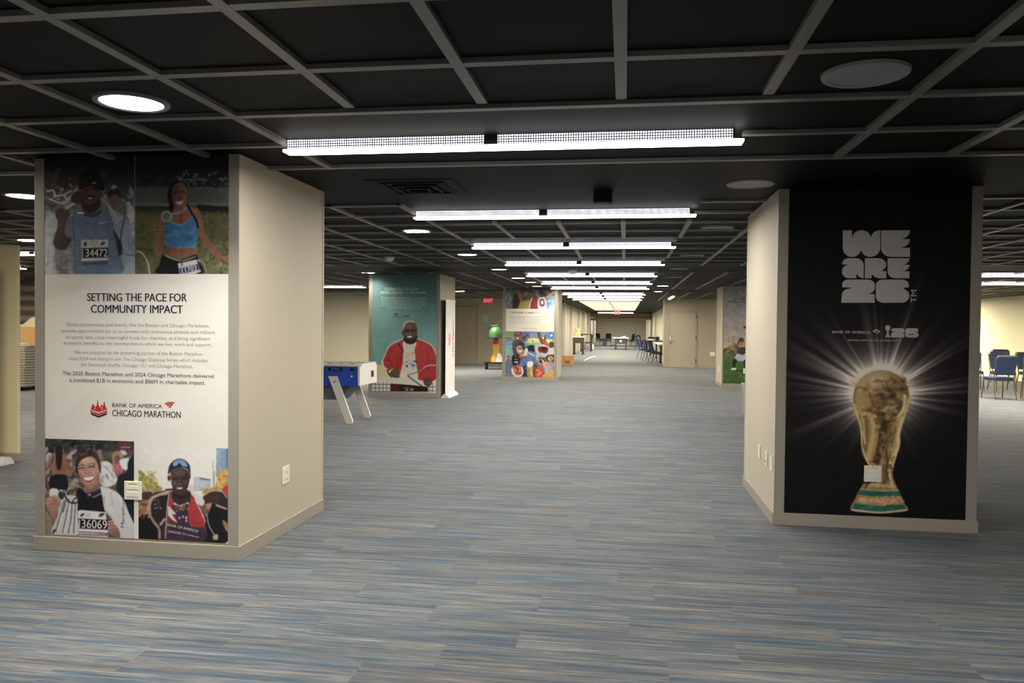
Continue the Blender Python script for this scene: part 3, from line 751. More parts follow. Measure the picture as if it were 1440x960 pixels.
p.poly([(380, 470), (500, 430), (525, 495), (400, 535)], (166, 118, 98), 5); p.poly([(300, 580), (330, 480), (390, 520), (420, 570), (540, 530), (575, 700), (310, 700)], (26, 27, 32), 5)
p.poly([(322, 300), (340, 240), (385, 205), (440, 195), (490, 230), (512, 290), (522, 350), (510, 400), (488, 445), (445, 480), (405, 475), (365, 435), (340, 380)], (206, 152, 128), 5, grad=((330, 300), (520, 420), (188, 130, 108)))
p.ell(360, 355, 26, 22, (218, 150, 132), 0, 16, .7); p.ell(480, 340, 26, 22, (214, 146, 126), 0, 16, .7); p.poly([(340, 260), (400, 205), (450, 200), (430, 250)], (222, 172, 148), 20, a=.6)
for a_, b_ in (((330, 305), (378, 300)), ((420, 292), (470, 284))): p.line([a_, ((a_[0] + b_[0]) / 2, a_[1] - 10), b_], 11, (52, 34, 32), 4)
p.line([(328, 282), (355, 268), (385, 274)], 9, (74, 50, 46), 4); p.line([(415, 266), (445, 254), (475, 264)], 9, (74, 50, 46), 4); p.line([(345, 318), (375, 316)], 5, (150, 100, 84), 4); p.line([(430, 304), (465, 300)], 5, (150, 100, 84), 4)
p.line([(405, 285), (395, 330), (388, 345), (410, 352), (432, 342)], 8, (162, 108, 92), 5); p.ell(408, 338, 14, 10, (226, 174, 152), 0, 8, .6)
p.poly([(362, 380), (415, 372), (478, 366), (458, 412), (415, 428), (380, 414)], (150, 62, 64), 4); p.poly([(370, 384), (415, 378), (472, 372), (452, 402), (414, 412), (384, 404)], (240, 234, 228), 3)
p.line([(352, 350), (350, 385), (362, 405)], 6, (160, 104, 88), 6); p.line([(492, 340), (496, 375), (480, 410)], 6, (160, 104, 88), 6); p.line([(395, 452), (425, 458), (450, 448)], 5, (160, 106, 90), 5)
p.ell(430, 235, 60, 30, (226, 178, 154), -10, 40, .5); p.poly([(330, 330), (345, 420), (400, 480), (420, 470), (370, 410)], (150, 100, 84), 22, a=.6); p.poly([(520, 330), (505, 420), (455, 475), (470, 440), (500, 380)], (150, 100, 84), 20, a=.6)
for q in ([(330, 200), (370, 165), (430, 150)], [(320, 240), (350, 190), (400, 170)], [(470, 160), (510, 210), (526, 290)], [(300, 280), (312, 330), (322, 360)]): p.line(q, 5, (96, 74, 64), 5, .6)
p.poly([(385, 480), (440, 488), (500, 450), (515, 490), (450, 515), (395, 510)], (128, 86, 72), 12, a=.6)
p.poly([(398, 530), (460, 515), (530, 485), (538, 535), (480, 570), (412, 562)], (44, 38, 52), 4); p.line([(460, 565), (538, 530)], 8, (190, 170, 160), 3); p.ell(428, 540, 14, 10, (170, 160, 170), 0, 3); p.line([(400, 525), (470, 510), (530, 482)], 6, (110, 60, 60), 3)
p.poly([(530, 468), (590, 478), (680, 520), (745, 595), (785, 700), (840, 820), (868, 925), (690, 925), (640, 780), (570, 690), (545, 560)], (222, 218, 216), 5, grad=((560, 500), (840, 900), (206, 202, 204)))
p.line([(560, 560), (580, 680), (640, 780), (690, 900)], 10, (178, 174, 176), 6); p.line([(620, 520), (640, 640)], 14, (196, 192, 194), 10); p.line([(700, 560), (760, 700)], 14, (236, 232, 230), 10)
p.poly([(150, 600), (200, 550), (310, 560), (312, 690), (325, 905), (85, 905), (105, 800), (140, 720)], (206, 202, 202), 5)
for q in ([(200, 580), (170, 700), (120, 880)], [(240, 590), (215, 740), (180, 890)], [(270, 600), (260, 760), (235, 890)], [(300, 620), (290, 780), (285, 890)]): p.line(q, 13, (120, 118, 124), 6); p.line([(x_ + 16, y_) for x_, y_ in q], 9, (232, 228, 226), 5)
p.line([(215, 590), (185, 700)], 9, (44, 44, 50), 4); p.line([(110, 860), (95, 890)], 16, (40, 40, 44), 5)
p.poly([(28, 700), (60, 720), (90, 800), (75, 900), (28, 900)], (150, 128, 110), 8)
p.poly([(28, 575), (70, 560), (110, 540), (150, 572), (165, 615), (140, 690), (118, 770), (95, 800), (70, 720), (38, 660), (30, 610)], (200, 146, 122), 4, grad=((60, 560), (110, 780), (150, 104, 88)))
for q in ([(30, 580), (80, 565), (130, 590)], [(32, 605), (90, 595), (150, 620)], [(40, 635), (95, 625), (150, 640)]): p.line(q, 6, (146, 98, 82), 3)
p.ell(172, 545, 40, 52, (206, 204, 206), -10, 4); p.ell(170, 547, 27, 38, (44, 50, 66), -10, 4); p.line([(195, 510), (215, 570), (260, 615), (330, 610)], 14, (34, 34, 42), 4); p.line([(200, 500), (222, 560)], 8, (214, 212, 214), 3)
p.line([(330, 560), (290, 580), (270, 620)], 12, (36, 36, 44), 4)
p.poly([(318, 690), (350, 680), (575, 700), (600, 900), (330, 905)], (232, 228, 224), 3, False); p.poly([(322, 756), (604, 772), (602, 862), (330, 848)], (24, 26, 36), 3, False); p.line([(336, 770), (334, 838)], 11, (236, 234, 232), 2)
p.poly([(342, 728), (368, 708), (378, 720), (356, 742)], (44, 44, 54), 3); p.poly([(512, 740), (525, 712), (566, 712), (545, 738)], (60, 60, 66), 3)
for yy in (712, 724, 736): p.line([(380, yy), (440, yy + 3)], 4, (160, 158, 160), 2)
p.line([(330, 880), (600, 894)], 10, (150, 66, 84), 3); p.line([(330, 900), (600, 912)], 9, (92, 116, 176), 3); p.poly([(330, 908), (600, 918), (600, 930), (330, 930)], (226, 222, 220), 3, False)
p.poly([(600, 775), (625, 760), (650, 800), (690, 848), (706, 925), (650, 920), (610, 890), (592, 840)], (196, 140, 116), 4, grad=((600, 780), (700, 900), (150, 100, 84)))
for q in ([(600, 800), (640, 792)], [(598, 832), (650, 822)], [(606, 866), (655, 856)]): p.line(q, 7, (128, 82, 70), 3)
p.line([(606, 772), (630, 764)], 9, (60, 36, 40), 3)
p.grain(2.5).build('photo_print', r, gain=1.0)
words('race_number', '36069', INKW, r, YP, 60 + 473 / 6.49, 612 + 808 / 6.49, width=36, cap=11, bold=.008, off=.0014)
words('sleeve_lettering', 'Marathon', INKT, r, YP, 60 + 733 / 6.49, 612 + 710 / 6.49, width=37, cap=5, rot=R(88), off=.0014)
# bottom right: man in a cap before a skyline
p = Print(YP, xm + .026, x1, zc, zb - .025, NX, 6).at(190, 615, 6.4)
p.vgrad([(40, (234, 230, 222)), (430, (238, 232, 214)), (920, (238, 232, 214))])
p.poly([(735, 60), (842, 62), (842, 345), (728, 345)], (128, 158, 192), 4, False, grad=((735, 0), (842, 0), (88, 116, 160)))
for xx in (752, 772, 792, 812): p.line([(xx, 62), (xx - 2, 340)], 7, (176, 200, 222), 6, .7)
p.line([(700, 205), (706, 440)], 12, (190, 192, 196), 3); p.line([(712, 300), (708, 440)], 12, (140, 156, 180), 3)
p.poly([(528, 362), (560, 350), (680, 378), (680, 480), (528, 480)], (186, 192, 200), 4, False)
for xx in range(536, 680, 14): p.line([(xx, 385), (xx, 476)], 4, (150, 160, 176), 2)
for yy in range(392, 476, 14): p.line([(530, yy), (680, yy + 2)], 4, (206, 208, 212), 2)
p.poly([(585, 358), (676, 376), (676, 386), (585, 380)], (110, 112, 120), 3, False); p.poly([(478, 430), (526, 428), (526, 480), (478, 480)], (206, 206, 208), 4, False)
p.poly([(0, 265), (60, 300), (150, 380), (250, 460), (200, 520), (20, 560)], (168, 156, 74), 10, False); p.splat(110, (10, 300, 200, 520), 16, 12, [(190, 170, 76), (128, 126, 58), (206, 176, 84), (150, 140, 70), (226, 220, 196)], .8, 5)
p.poly([(740, 345), (842, 260), (842, 540), (605, 500), (620, 470), (720, 440)], (206, 150, 64), 10, False); p.splat(110, (735, 290, 842, 470), 16, 12, [(222, 162, 66), (180, 120, 50), (236, 190, 110), (200, 140, 60)], .8, 5); p.splat(40, (610, 450, 800, 510), 16, 10, [(212, 178, 70), (170, 140, 60)], .8, 5)
p.poly([(790, 460), (842, 430), (842, 560), (800, 540)], (204, 50, 46), 8)
p.poly([(20, 545), (160, 500), (320, 470), (480, 490), (620, 560), (700, 520), (842, 540), (842, 930), (20, 930)], (48, 42, 42), 6)
p.poly([(20, 560), (140, 550), (170, 640), (130, 700), (60, 760), (25, 740)], (160, 96, 74), 8); p.splat(40, (30, 560, 200, 720), 22, 12, [(196, 130, 96), (90, 60, 52), (140, 84, 66), (230, 200, 170), (60, 44, 42)], .8, 5)
p.poly([(70, 490), (120, 480), (165, 500), (150, 545), (90, 560), (68, 540)], (72, 54, 52), 5); p.line([(75, 485), (130, 480), (165, 500)], 8, (196, 178, 176), 4)
p.poly([(150, 530), (280, 480), (330, 455), (345, 475), (290, 510), (170, 640), (150, 700), (105, 650), (110, 610)], (184, 160, 156), 6, grad=((330, 460), (120, 640), (206, 160, 130)))
p.poly([(160, 560), (290, 520), (290, 640), (270, 780), (235, 830), (190, 760), (145, 690)], (44, 36, 38), 5); p.poly([(20, 740), (130, 690), (180, 800), (215, 905), (20, 895)], (26, 25, 27), 5); p.splat(14, (30, 640, 140, 720), 16, 8, [(200, 176, 120), (120, 90, 60)], .7, 4)
p.line([(135, 700), (170, 760), (215, 820), (220, 900)], 22, (168, 126, 118), 6); p.line([(230, 780), (265, 735)], 20, (178, 172, 166), 5); p.line([(160, 570), (210, 560), (200, 640)], 8, (96, 86, 84), 6)
for q in ((180, 600), (182, 635), (230, 635)): p.ell(q[0], q[1], 8, 8, (150, 140, 140), 0, 3)
p.poly([(620, 600), (700, 600), (842, 640), (842, 930), (615, 930), (630, 760)], (28, 27, 29), 5); p.poly([(575, 600), (640, 590), (680, 620), (660, 680), (610, 720)], (120, 86, 74), 8)
p.line([(645, 690), (665, 790), (710, 870)], 10, (150, 146, 146), 4); p.poly([(790, 740), (842, 790), (842, 860), (800, 800)], (176, 112, 84), 5); p.poly([(705, 880), (740, 870), (745, 915), (705, 915)], (196, 160, 120), 4)
p.poly([(605, 555), (630, 510), (690, 485), (780, 488), (825, 540), (815, 565), (770, 540), (740, 600), (700, 590), (640, 580)], (62, 46, 44), 4); p.line([(620, 520), (690, 482), (780, 486), (828, 540)], 9, (204, 176, 176), 4); p.poly([(640, 600), (690, 590), (670, 640), (640, 640)], (196, 130, 96), 5); p.line([(735, 610), (820, 640)], 20, (166, 140, 124), 6)
p.poly([(470, 470), (520, 485), (600, 535), (625, 580), (600, 615), (540, 580), (500, 540)], (216, 210, 208), 5)
p.poly([(290, 560), (345, 490), (420, 600), (490, 520), (545, 560), (625, 760), (615, 930), (275, 910), (285, 700)], (120, 46, 52), 5)
p.poly([(345, 600), (420, 615), (490, 590), (492, 770), (612, 800), (614, 930), (282, 905), (300, 790), (382, 770), (360, 680)], (60, 42, 62), 5); p.poly([(490, 530), (540, 555), (632, 756), (600, 806), (488, 775)], (190, 48, 48), 4); p.poly([(310, 510), (345, 500), (345, 600), (300, 620)], (176, 54, 54), 5)
p.poly([(298, 610), (345, 660), (372, 690), (330, 690), (385, 768), (340, 745), (295, 700)], (222, 206, 204), 4, False)
p.line([(305, 500), (285, 680), (275, 905)], 8, (206, 186, 184), 3); p.line([(540, 560), (585, 650), (632, 756)], 8, (226, 206, 204), 3)
p.poly([(340, 480), (490, 480), (492, 580), (420, 612), (350, 585)], (58, 42, 42), 5)
p.poly([(318, 320), (330, 290), (400, 270), (480, 300), (490, 380), (470, 460), (440, 510), (400, 522), (360, 500), (330, 420)], (84, 62, 60), 5, grad=((330, 400), (480, 400), (66, 48, 48)))
p.ell(306, 365, 14, 26, (60, 44, 44), 0, 4); p.ell(490, 350, 10, 24, (56, 42, 42), 0, 4)
p.poly([(298, 335), (306, 260), (345, 210), (400, 190), (455, 208), (492, 255), (498, 330), (470, 285), (400, 270), (335, 290)], (36, 40, 52), 4)
p.poly([(342, 252), (350, 216), (400, 196), (450, 214), (472, 262), (425, 262), (400, 232), (372, 256)], (122, 152, 202), 3); p.line([(335, 262), (372, 258), (400, 234), (428, 264), (474, 266)], 7, (26, 30, 40), 3)
p.line([(335, 372), (380, 368)], 12, (38, 28, 30), 5); p.line([(420, 366), (466, 368)], 12, (38, 28, 30), 5); p.line([(400, 375), (395, 415), (412, 422)], 10, (104, 78, 74), 6); p.ell(352, 410, 16, 14, (112, 86, 84), 0, 10, .7); p.ell(455, 408, 16, 14, (104, 80, 78), 0, 10, .7)
p.poly([(366, 452), (400, 446), (434, 446), (420, 468), (388, 468)], (40, 26, 28), 3); p.poly([(371, 453), (400, 450), (428, 450), (415, 463), (388, 463)], (238, 230, 224), 2)
p.poly([(330, 400), (345, 470), (390, 515), (400, 500), (360, 450)], (58, 42, 42), 18, a=.7); p.poly([(480, 380), (462, 460), (430, 505), (440, 470)], (56, 40, 40), 18, a=.7); p.ell(400, 320, 50, 22, (106, 82, 78), 0, 26, .6); p.poly([(350, 500), (410, 525), (480, 495), (485, 530), (420, 550), (350, 535)], (40, 30, 32), 14, a=.7)
p.line([(350, 590), (400, 612), (455, 595)], 9, (214, 180, 150), 3); p.splat(26, (360, 615, 480, 660), 10, 6, [(206, 150, 90), (120, 60, 50), (230, 200, 160)], .8, 3); p.ell(360, 598, 9, 9, (226, 226, 230), 0, 2); p.ell(472, 590, 9, 9, (220, 220, 226), 0, 2)
p.line([(280, 470), (340, 466)], 16, (40, 38, 42), 5)
for q in ((400, 722), (432, 712), (460, 720), (462, 748)): p.ell(q[0], q[1], 8, 12, (206, 190, 196), 20, 3)
p.grain(2.5).build('photo_print', r, gain=1.0)
for t_, cx, cy, w_, rr in (('BANK OF AMERICA', 430, 812, 280, -9), ('CHICAGO 13.1', 380, 855, 170, -6), ('Half Marathon', 525, 885, 105, -8)):
    words('shirt_lettering', t_, INKW, r, YP, 190 + cx / 6.4, 615 + cy / 6.4, width=w_ / 6.4, rot=R(rr), bold=.006, off=.0014)
# faint facets of the paper's printed background
FAC = mat('poster_facet_print', (230, 224, 213), .55, vary=.01)
for q in ([(66, 388), (120, 404), (66, 420)], [(180, 389), (300, 389), (262, 402)], [(66, 600), (140, 540), (190, 560), (100, 616), (66, 614)], [(320, 470), (320, 530), (262, 500)]):
    inkshape('printed_facet', [q], FAC, r, YP, .0004)
def wl(name, t, xa, xb, y, mt, bold=0., cap=None):
    words(name, t, mt, r, YP, 70 + (xa + xb) / 2 / 4.684, 395 + y / 4.684, width=(xb - xa) / 4.684, bold=bold, cap=cap)
wl('headline', 'SETTING THE PACE FOR', 243, 902, 107, INKD, .016, 10.4); wl('headline', 'COMMUNITY IMPACT', 268, 875, 184, INKD, .016, 10.4)
for t, xa, xb, y in (('Global partnerships and events, like the Boston and Chicago Marathons,', 105, 1045, 289), ('provide opportunities for us to connect with endurance athletes and millions', 70, 1080, 331),
                     ('of sports fans, raise meaningful funds for charities, and bring significant', 100, 1050, 373), ('economic benefits to the communities in which we live, work and support.', 85, 1060, 412),
                     ('We are proud to be the presenting partner of the Boston Marathon', 155, 1000, 473), ('since 2024 and doing so join The Chicago Distance Series which includes', 120, 1033, 515), ('the Shamrock Shuffle, Chicago 13.1 and Chicago Marathon.', 200, 940, 555)):
    wl('body_text', t, xa, xb, y, INKG, -.002, 4.4)
wl('body_text', 'The 2025 Boston Marathon and 2024 Chicago Marathons delivered', 78, 1073, 615, INKT, .004, 4.9); wl('body_text', 'a combined $1B in economic and $86M in charitable impact.', 125, 1018, 659, INKT, .004, 4.9)
wl('sponsor_name', 'BANK OF AMERICA', 412, 740, 820, INKD, .006, 5.2); wl('sponsor_name', 'CHICAGO MARATHON', 410, 862, 874, INKD, .012, 8.2)
lg = (70, 395, 4.684)
inkshape('flag_emblem', [[(755, 806), (785, 794), (795, 797), (765, 812)], [(768, 816), (800, 795), (812, 796), (778, 824)], [(782, 828), (812, 797), (824, 795), (794, 836)]], INKR, r, YP, tf=lg)
inkshape('skyline_emblem', [[(270, 850), (280, 815), (290, 810), (298, 830), (310, 820), (314, 785), (318, 783), (322, 815), (332, 835), (340, 812), (352, 822), (358, 796), (363, 796), (366, 822), (378, 845), (378, 862), (322, 885), (268, 860)]], INKR, r, YP, tf=lg)
inkshape('skyline_emblem_base', [[(268, 862), (322, 888), (380, 864), (376, 880), (322, 900), (274, 880)]], INKD, r, YP, tf=lg)
inkshape('skyline_emblem_highlight', [[(276, 846), (322, 862), (374, 846), (374, 854), (322, 874), (274, 856)], [(296, 832), (303, 835), (300, 846), (294, 846)], [(340, 828), (348, 828), (348, 846), (340, 846)]], mat('pink_ink', (226, 170, 168), .6), r, YP, .0016, lg)
settle(r)

# ---- black poster with the golden cup on the right pillar
YP = 6.059
r = root('poster', 'tall black poster reading WE ARE 26 above a glowing golden cup, on the right pillar', 'poster', (1.83, YP, .095))
x0, x1, z0, z1 = 1.196, 2.462, .095, CEIL + .03
sheet('backing_sheet', x0, x1, z0, z1, YP, BLACK, r)
p = Print(YP, x0, x1, z0, z1, 330, 9).at(1100, 460, 3.4286)
p.fill((11, 10, 11)); p.tex = .02
cx, cy = 1100 + 478 / 3.4286, 460 + 325 / 3.4286
dx, dy = p.X - cx, p.Y2 - cy
rr = np.hypot(dx, dy); th = np.arctan2(dy, dx)
glow = np.zeros_like(rr); rg = np.random.default_rng(12)
for k in range(120):
    a = rg.uniform(-PI, PI)
    down = math.sin(a) > .5
    L = rg.uniform(18, 62) * (.35 if down else 1); wd = rg.uniform(.010, .035); I = rg.uniform(.15, .75) * (.5 if down else 1)
    d = np.abs((th - a + PI) % (2 * PI) - PI)
    glow += I * np.exp(-(d / wd) ** 2) * np.exp(-np.maximum(rr - 38, 0) / L) * np.clip(1.5 - rr / 135, 0, 1)
glow += .95 * np.exp(-np.maximum(rr - 38, 0) / 13.) * np.clip(1.15 - np.sin(th) * .9, .05, 1.3)
glow += .12 * np.exp(-np.maximum(rr - 38, 0) / 40.) * np.clip(1. - np.sin(th) * .9, 0, 1)
g = np.clip(glow, 0, 1.15)[..., None]
p.a += g ** .8 * np.array([206, 188, 172]) * .95
p.a = np.clip(p.a, 0, 238)
G1, G2, G3, G4, G5 = (150, 112, 56), (196, 160, 98), (92, 64, 30), (226, 202, 150), (56, 38, 20)
body = [(345, 375), (362, 420), (380, 480), (383, 560), (402, 630), (424, 668), (410, 720), (395, 745), (372, 785), (352, 825), (335, 882), (468, 894), (600, 882), (590, 850), (568, 800), (548, 760), (534, 720), (532, 672), (552, 610), (566, 560), (566, 500), (590, 420), (612, 350), (478, 340)]
p.poly(body, G1, 3, grad=((350, 500), (600, 500), (168, 128, 70)))
p.ell(478, 338, 137, 133, (158, 124, 70), 0, 3, grad=((430, 230), (500, 470), (110, 80, 38)))
p.ell(440, 262, 70, 44, (208, 180, 132), -15, 60, .8); p.ell(395, 330, 32, 70, (190, 150, 84), 8, 24, .6); p.ell(505, 322, 60, 34, G5, 10, 30, .7); p.ell(575, 320, 20, 90, (110, 82, 42), 0, 24, .6)
p.splat(60, (430, 250, 600, 400), 22, 8, [G3, G2, (120, 88, 44), (170, 134, 76), G5], .55, 6); p.splat(30, (360, 260, 430, 420), 10, 34, [(176, 138, 76), (120, 88, 42), G2], .4, 10)
for q in ([(355, 300), (372, 290), (410, 300), (425, 340)], [(440, 265), (470, 255), (485, 280)], [(500, 270), (520, 300), (560, 290)], [(430, 350), (450, 400), (440, 440)], [(520, 240), (570, 275), (600, 320)]): p.line(q, 4, G3, 4)
p.splat(50, (370, 380, 590, 450), 22, 9, [G2, G3, G4, (140, 104, 52), G5], .6, 5)
for q, w_, c in (([(352, 380), (375, 440), (395, 520), (400, 600), (424, 650)], 30, (190, 148, 80)), ([(420, 420), (440, 480), (430, 560), (415, 630)], 24, (206, 170, 104)), ([(606, 350), (575, 440), (545, 520), (530, 600), (524, 680)], 28, (196, 156, 88)), ([(580, 440), (560, 520), (555, 580), (530, 650)], 14, G4), ([(590, 330), (585, 390), (560, 430)], 14, G4),
                 ([(500, 470), (480, 560), (450, 640), (410, 735)], 46, G5), ([(455, 480), (450, 560), (430, 640)], 16, (178, 138, 76)), ([(520, 470), (505, 560), (490, 660), (500, 740)], 22, (120, 88, 44)), ([(470, 500), (495, 520), (490, 560), (470, 580), (485, 620)], 12, (150, 112, 58)), ([(372, 430), (388, 520), (396, 590)], 8, G3), ([(402, 440), (408, 520), (404, 600)], 7, G3), ([(548, 480), (530, 560), (512, 650)], 7, G3), ([(385, 500), (400, 560)], 8, G4), ([(500, 590), (508, 650), (500, 700), (520, 740)], 8, G5), ([(520, 640), (515, 700), (530, 760)], 10, G4), ([(460, 780), (490, 750), (510, 700)], 12, G3), ([(430, 660), (470, 690), (460, 770)], 20, (196, 156, 92)), ([(400, 770), (440, 760), (540, 770)], 14, (206, 166, 100)), ([(420, 745), (400, 775)], 9, G5)):
    p.line(q, w_, c, 6, .85)
p.splat(40, (450, 470, 540, 680), 9, 14, [G5, G3, (150, 112, 58), (190, 150, 86)], .6, 4)
p.line(body[:6], 6, (226, 190, 122), 4); p.line(body[17:23], 6, (226, 190, 122), 4)
p.poly([(376, 780), (470, 788), (562, 786), (572, 812), (470, 818), (366, 806)], (28, 92, 76), 3, False); p.poly([(366, 808), (470, 820), (572, 814), (584, 850), (470, 860), (350, 846)], (182, 126, 70), 3, False); p.poly([(350, 848), (470, 862), (586, 852), (597, 876), (470, 890), (336, 876)], (30, 96, 80), 3, False)
p.line([(335, 880), (470, 893), (600, 881)], 8, (222, 178, 124), 3); p.line([(376, 780), (470, 788), (562, 786)], 4, (226, 186, 128), 2); p.splat(20, (370, 812, 580, 856), 14, 5, [(214, 160, 100), (150, 96, 50), (226, 190, 140)], .7, 4)
p.splat(6, (380, 786, 560, 806), 40, 6, [(60, 130, 112), (16, 66, 54)], .5, 8); p.splat(8, (350, 856, 590, 880), 40, 6, [(70, 140, 120), (16, 66, 54)], .5, 8)
p.grain(1.2).build('cup_picture', r, gain=1.35)
words('base_lettering', 'FIFA WORLD CUP', mat('gilt_ink', (236, 214, 176), .5), r, YP, 1100 + 455 / 3.4286, 460 + 836 / 3.4286, width=50, cap=6, bold=.008, rot=R(-1))
SILV = mat('silver_grey_ink', (184, 176, 173), .5)
def arc(cx, cy, rx, ry, a0, a1, n=10): return [(cx + rx * math.cos(R(a0 + (a1 - a0) * i / n)), cy + ry * math.sin(R(a0 + (a1 - a0) * i / n))) for i in range(n + 1)]
def two(x, y, w, h):
    f = lambda u, v: (x + u * w, y + v * h)
    return [f(.02, .33)] + [f(*q) for q in arc(.2, .2, .18, .2, 180, 270, 6)] + [f(*q) for q in arc(.78, .25, .22, .25, 270, 360, 7)] + [f(.99, .42), f(.93, .54), f(.82, .62), f(.99, .64), f(.99, 1), f(0, 1), f(0, .78)] + [f(*q) for q in arc(.26, .66, .25, .27, 200, 270, 6)] + [f(.3, .345)]
def six(x, y, w, h, hole=False):
    f = lambda u, v: (x + u * w, y + v * h)
    return [f(*q) for q in arc(.22, .25, .22, .25, 180, 270, 7)] + [f(*q) for q in arc(.76, .22, .22, .22, 270, 360, 7)] + [f(.98, .34), f(.80, .34)] + [f(*q) for q in arc(.76, .70, .24, .3, -60, 90, 10)] + [f(*q) for q in arc(.24, .75, .24, .25, 90, 180, 7)]
W_ = [(127, 120), (192, 120), (192, 166)] + arc(258, 172, 62, 52, 190, 270, 7) + arc(262, 172, 62, 52, 272, 352, 7) + arc(390, 178, 64, 58, 188, 268, 7) + [(392, 120)] + arc(322, 246, 70, 62, 0, 90, 8) + arc(318, 246, 62, 62, 95, 160, 5) + [(257, 264)] + arc(196, 246, 62, 62, 20, 85, 5) + arc(192, 246, 65, 62, 90, 180, 8)
def E_(x, y, w, h):
    f = lambda u, v: (x + u * w, y + v * h)
    return [f(0, 0), f(1, 0)] + [f(*q) for q in arc(.66, 0, .33, .33, 10, 80, 6)] + [f(.72, .335), f(.99, .335)] + [f(*q) for q in arc(.66, .335, .33, .31, 10, 80, 6)] + [f(.70, .66), f(.99, .66), f(.99, 1), f(.34, 1)] + [f(*q) for q in arc(.34, .66, .34, .34, 100, 180, 7)]
A_ = [(122, 362)] + arc(168, 358, 45, 40, 185, 270, 6) + arc(220, 366, 55, 48, 270, 360, 8) + [(275, 460), (256, 457), (238, 446), (225, 426), (222, 460), (176, 460)] + arc(172, 412, 51, 48, 95, 265, 10) + [(150, 362)]
R_ = [(284, 318)] + arc(376, 364, 60, 46, 270, 385, 9) + [(404, 410), (436, 410), (436, 460), (384, 460), (352, 450), (333, 430), (330, 460), (284, 460)]
tf = (1160, 300, 5.053)
inkshape('block_letters', [W_, E_(398, 120, 208, 188), A_, R_, E_(445, 318, 157, 142), two(118, 470, 237, 164), six(362, 470, 238, 164)], SILV, r, YP, tf=tf)
words('trademark', 'TM', SILV, r, YP, 1160 + 630 / 5.053, 300 + 588 / 5.053, width=19, cap=8, rot=R(90), bold=.008)
words('sponsor_name', 'BANK OF AMERICA', SILV, r, YP, 1160 + 186 / 5.053, 300 + 843 / 5.053, width=272 / 5.053, cap=3.8, bold=.008)
words('sponsor_caption', 'OFFICIAL BANK OF THE WORLD CUP 26', SILV, r, YP, 1160 + 350 / 5.053, 300 + 902 / 5.053, width=380 / 5.053, cap=2.3, bold=.01)
inkshape('flag_emblem', [[(338, 836), (352, 826), (372, 824), (394, 838), (380, 850), (366, 856), (382, 840), (366, 832), (350, 834), (370, 842), (360, 848)]], SILV, r, YP, tf=tf)
inkshape('divider', [[(407, 806), (410, 806), (410, 878), (407, 878)]], INKT, r, YP, tf=tf)
inkshape('cup_emblem', [arc(446, 813, 19, 19, 120, 420, 14) + [(452, 838), (453, 858), (466, 880), (427, 880), (439, 858), (440, 838)], two(470, 815, 95, 66), six(570, 815, 95, 66)], SILV, r, YP, tf=tf)
inkshape('cup_emblem_slot', [[(595, 856), (632, 856), (632, 862), (595, 862)]], BLACK, r, YP, .0018, tf)
settle(r)

# ---- teal poster: man in a red jacket with a racket
YP = 15.379
r = root('poster', 'teal poster of a smiling man in a red jacket, beyond the foosball table', 'poster', (-4.45, YP, .1))
x0, x1, z0, z1 = -5.105, -3.762, .105, CEIL + .016
sheet('backing_sheet', x0, x1, z0, z1, YP, mat('poster_teal', (104, 150, 150), .55, vary=.01), r)
p = Print(YP, x0, x1, z0, z1, 190, 21).at(520, 440, 8)
p.vgrad([(-460, (82, 122, 126)), (-200, (88, 130, 132)), (0, (104, 156, 154)), (300, (120, 178, 170)), (580, (122, 178, 168)), (900, (120, 170, 160))])
p.tex = .012; p.splat(30, (10, 0, 200, 580), 40, 120, [(132, 188, 178), (110, 166, 160)], .35, 40)
p.poly([(10, 570), (150, 590), (760, 700), (760, 900), (10, 900)], (226, 216, 186), 6, False); p.poly([(10, 590), (150, 600), (220, 700), (120, 740), (10, 720)], (232, 220, 150), 20)
p.poly([(10, 710), (200, 720), (420, 700), (760, 740), (760, 830), (400, 800), (10, 790)], (228, 218, 200), 8, False)
p.poly([(385, 300), (320, 325), (230, 375), (185, 450), (145, 540), (158, 610), (205, 652), (262, 625), (330, 655), (358, 665), (372, 560), (380, 420)], (212, 56, 48), 4, grad=((160, 400), (360, 640), (196, 44, 40)))
p.poly([(500, 360), (528, 290), (610, 322), (690, 370), (742, 470), (742, 745), (540, 742), (528, 610), (508, 480)], (216, 58, 50), 4, grad=((520, 400), (740, 700), (194, 44, 42)))
for q in ([(250, 420), (210, 500), (250, 560), (230, 600)], [(310, 470), (320, 560), (300, 640)], [(640, 420), (660, 520), (640, 620)], [(165, 520), (230, 540)], [(350, 440), (345, 560)], [(600, 640), (680, 620)]): p.line(q, 10, (160, 32, 32), 6)
p.line([(375, 292), (300, 322), (215, 375), (175, 460), (142, 545)], 9, (232, 224, 214), 3); p.line([(532, 288), (620, 320), (700, 370), (745, 460)], 9, (232, 224, 214), 3); p.line([(140, 540), (155, 600), (190, 632)], 22, (228, 220, 208), 5)
p.poly([(380, 320), (520, 325), (505, 420), (520, 560), (535, 745), (350, 725), (372, 560), (378, 420)], (226, 216, 200), 4); p.line([(318, 345), (360, 400), (375, 440)], 12, (60, 30, 30), 4)
p.splat(14, (385, 450, 500, 500), 20, 8, [(232, 190, 90), (226, 120, 100), (236, 200, 140)], .7, 4); p.splat(14, (385, 520, 510, 620), 16, 10, [(120, 170, 210), (216, 210, 196), (190, 150, 120), (150, 190, 220)], .7, 4); p.ell(418, 595, 11, 14, (50, 50, 60), 0, 4); p.ell(440, 545, 40, 30, (206, 196, 180), 0, 8, .5); p.ell(490, 590, 24, 18, (70, 120, 190), 0, 8, .8); p.line([(500, 540), (525, 550)], 16, (40, 40, 90), 5)
p.poly([(385, 270), (400, 330), (455, 352), (515, 325), (530, 250)], (62, 42, 38), 5)
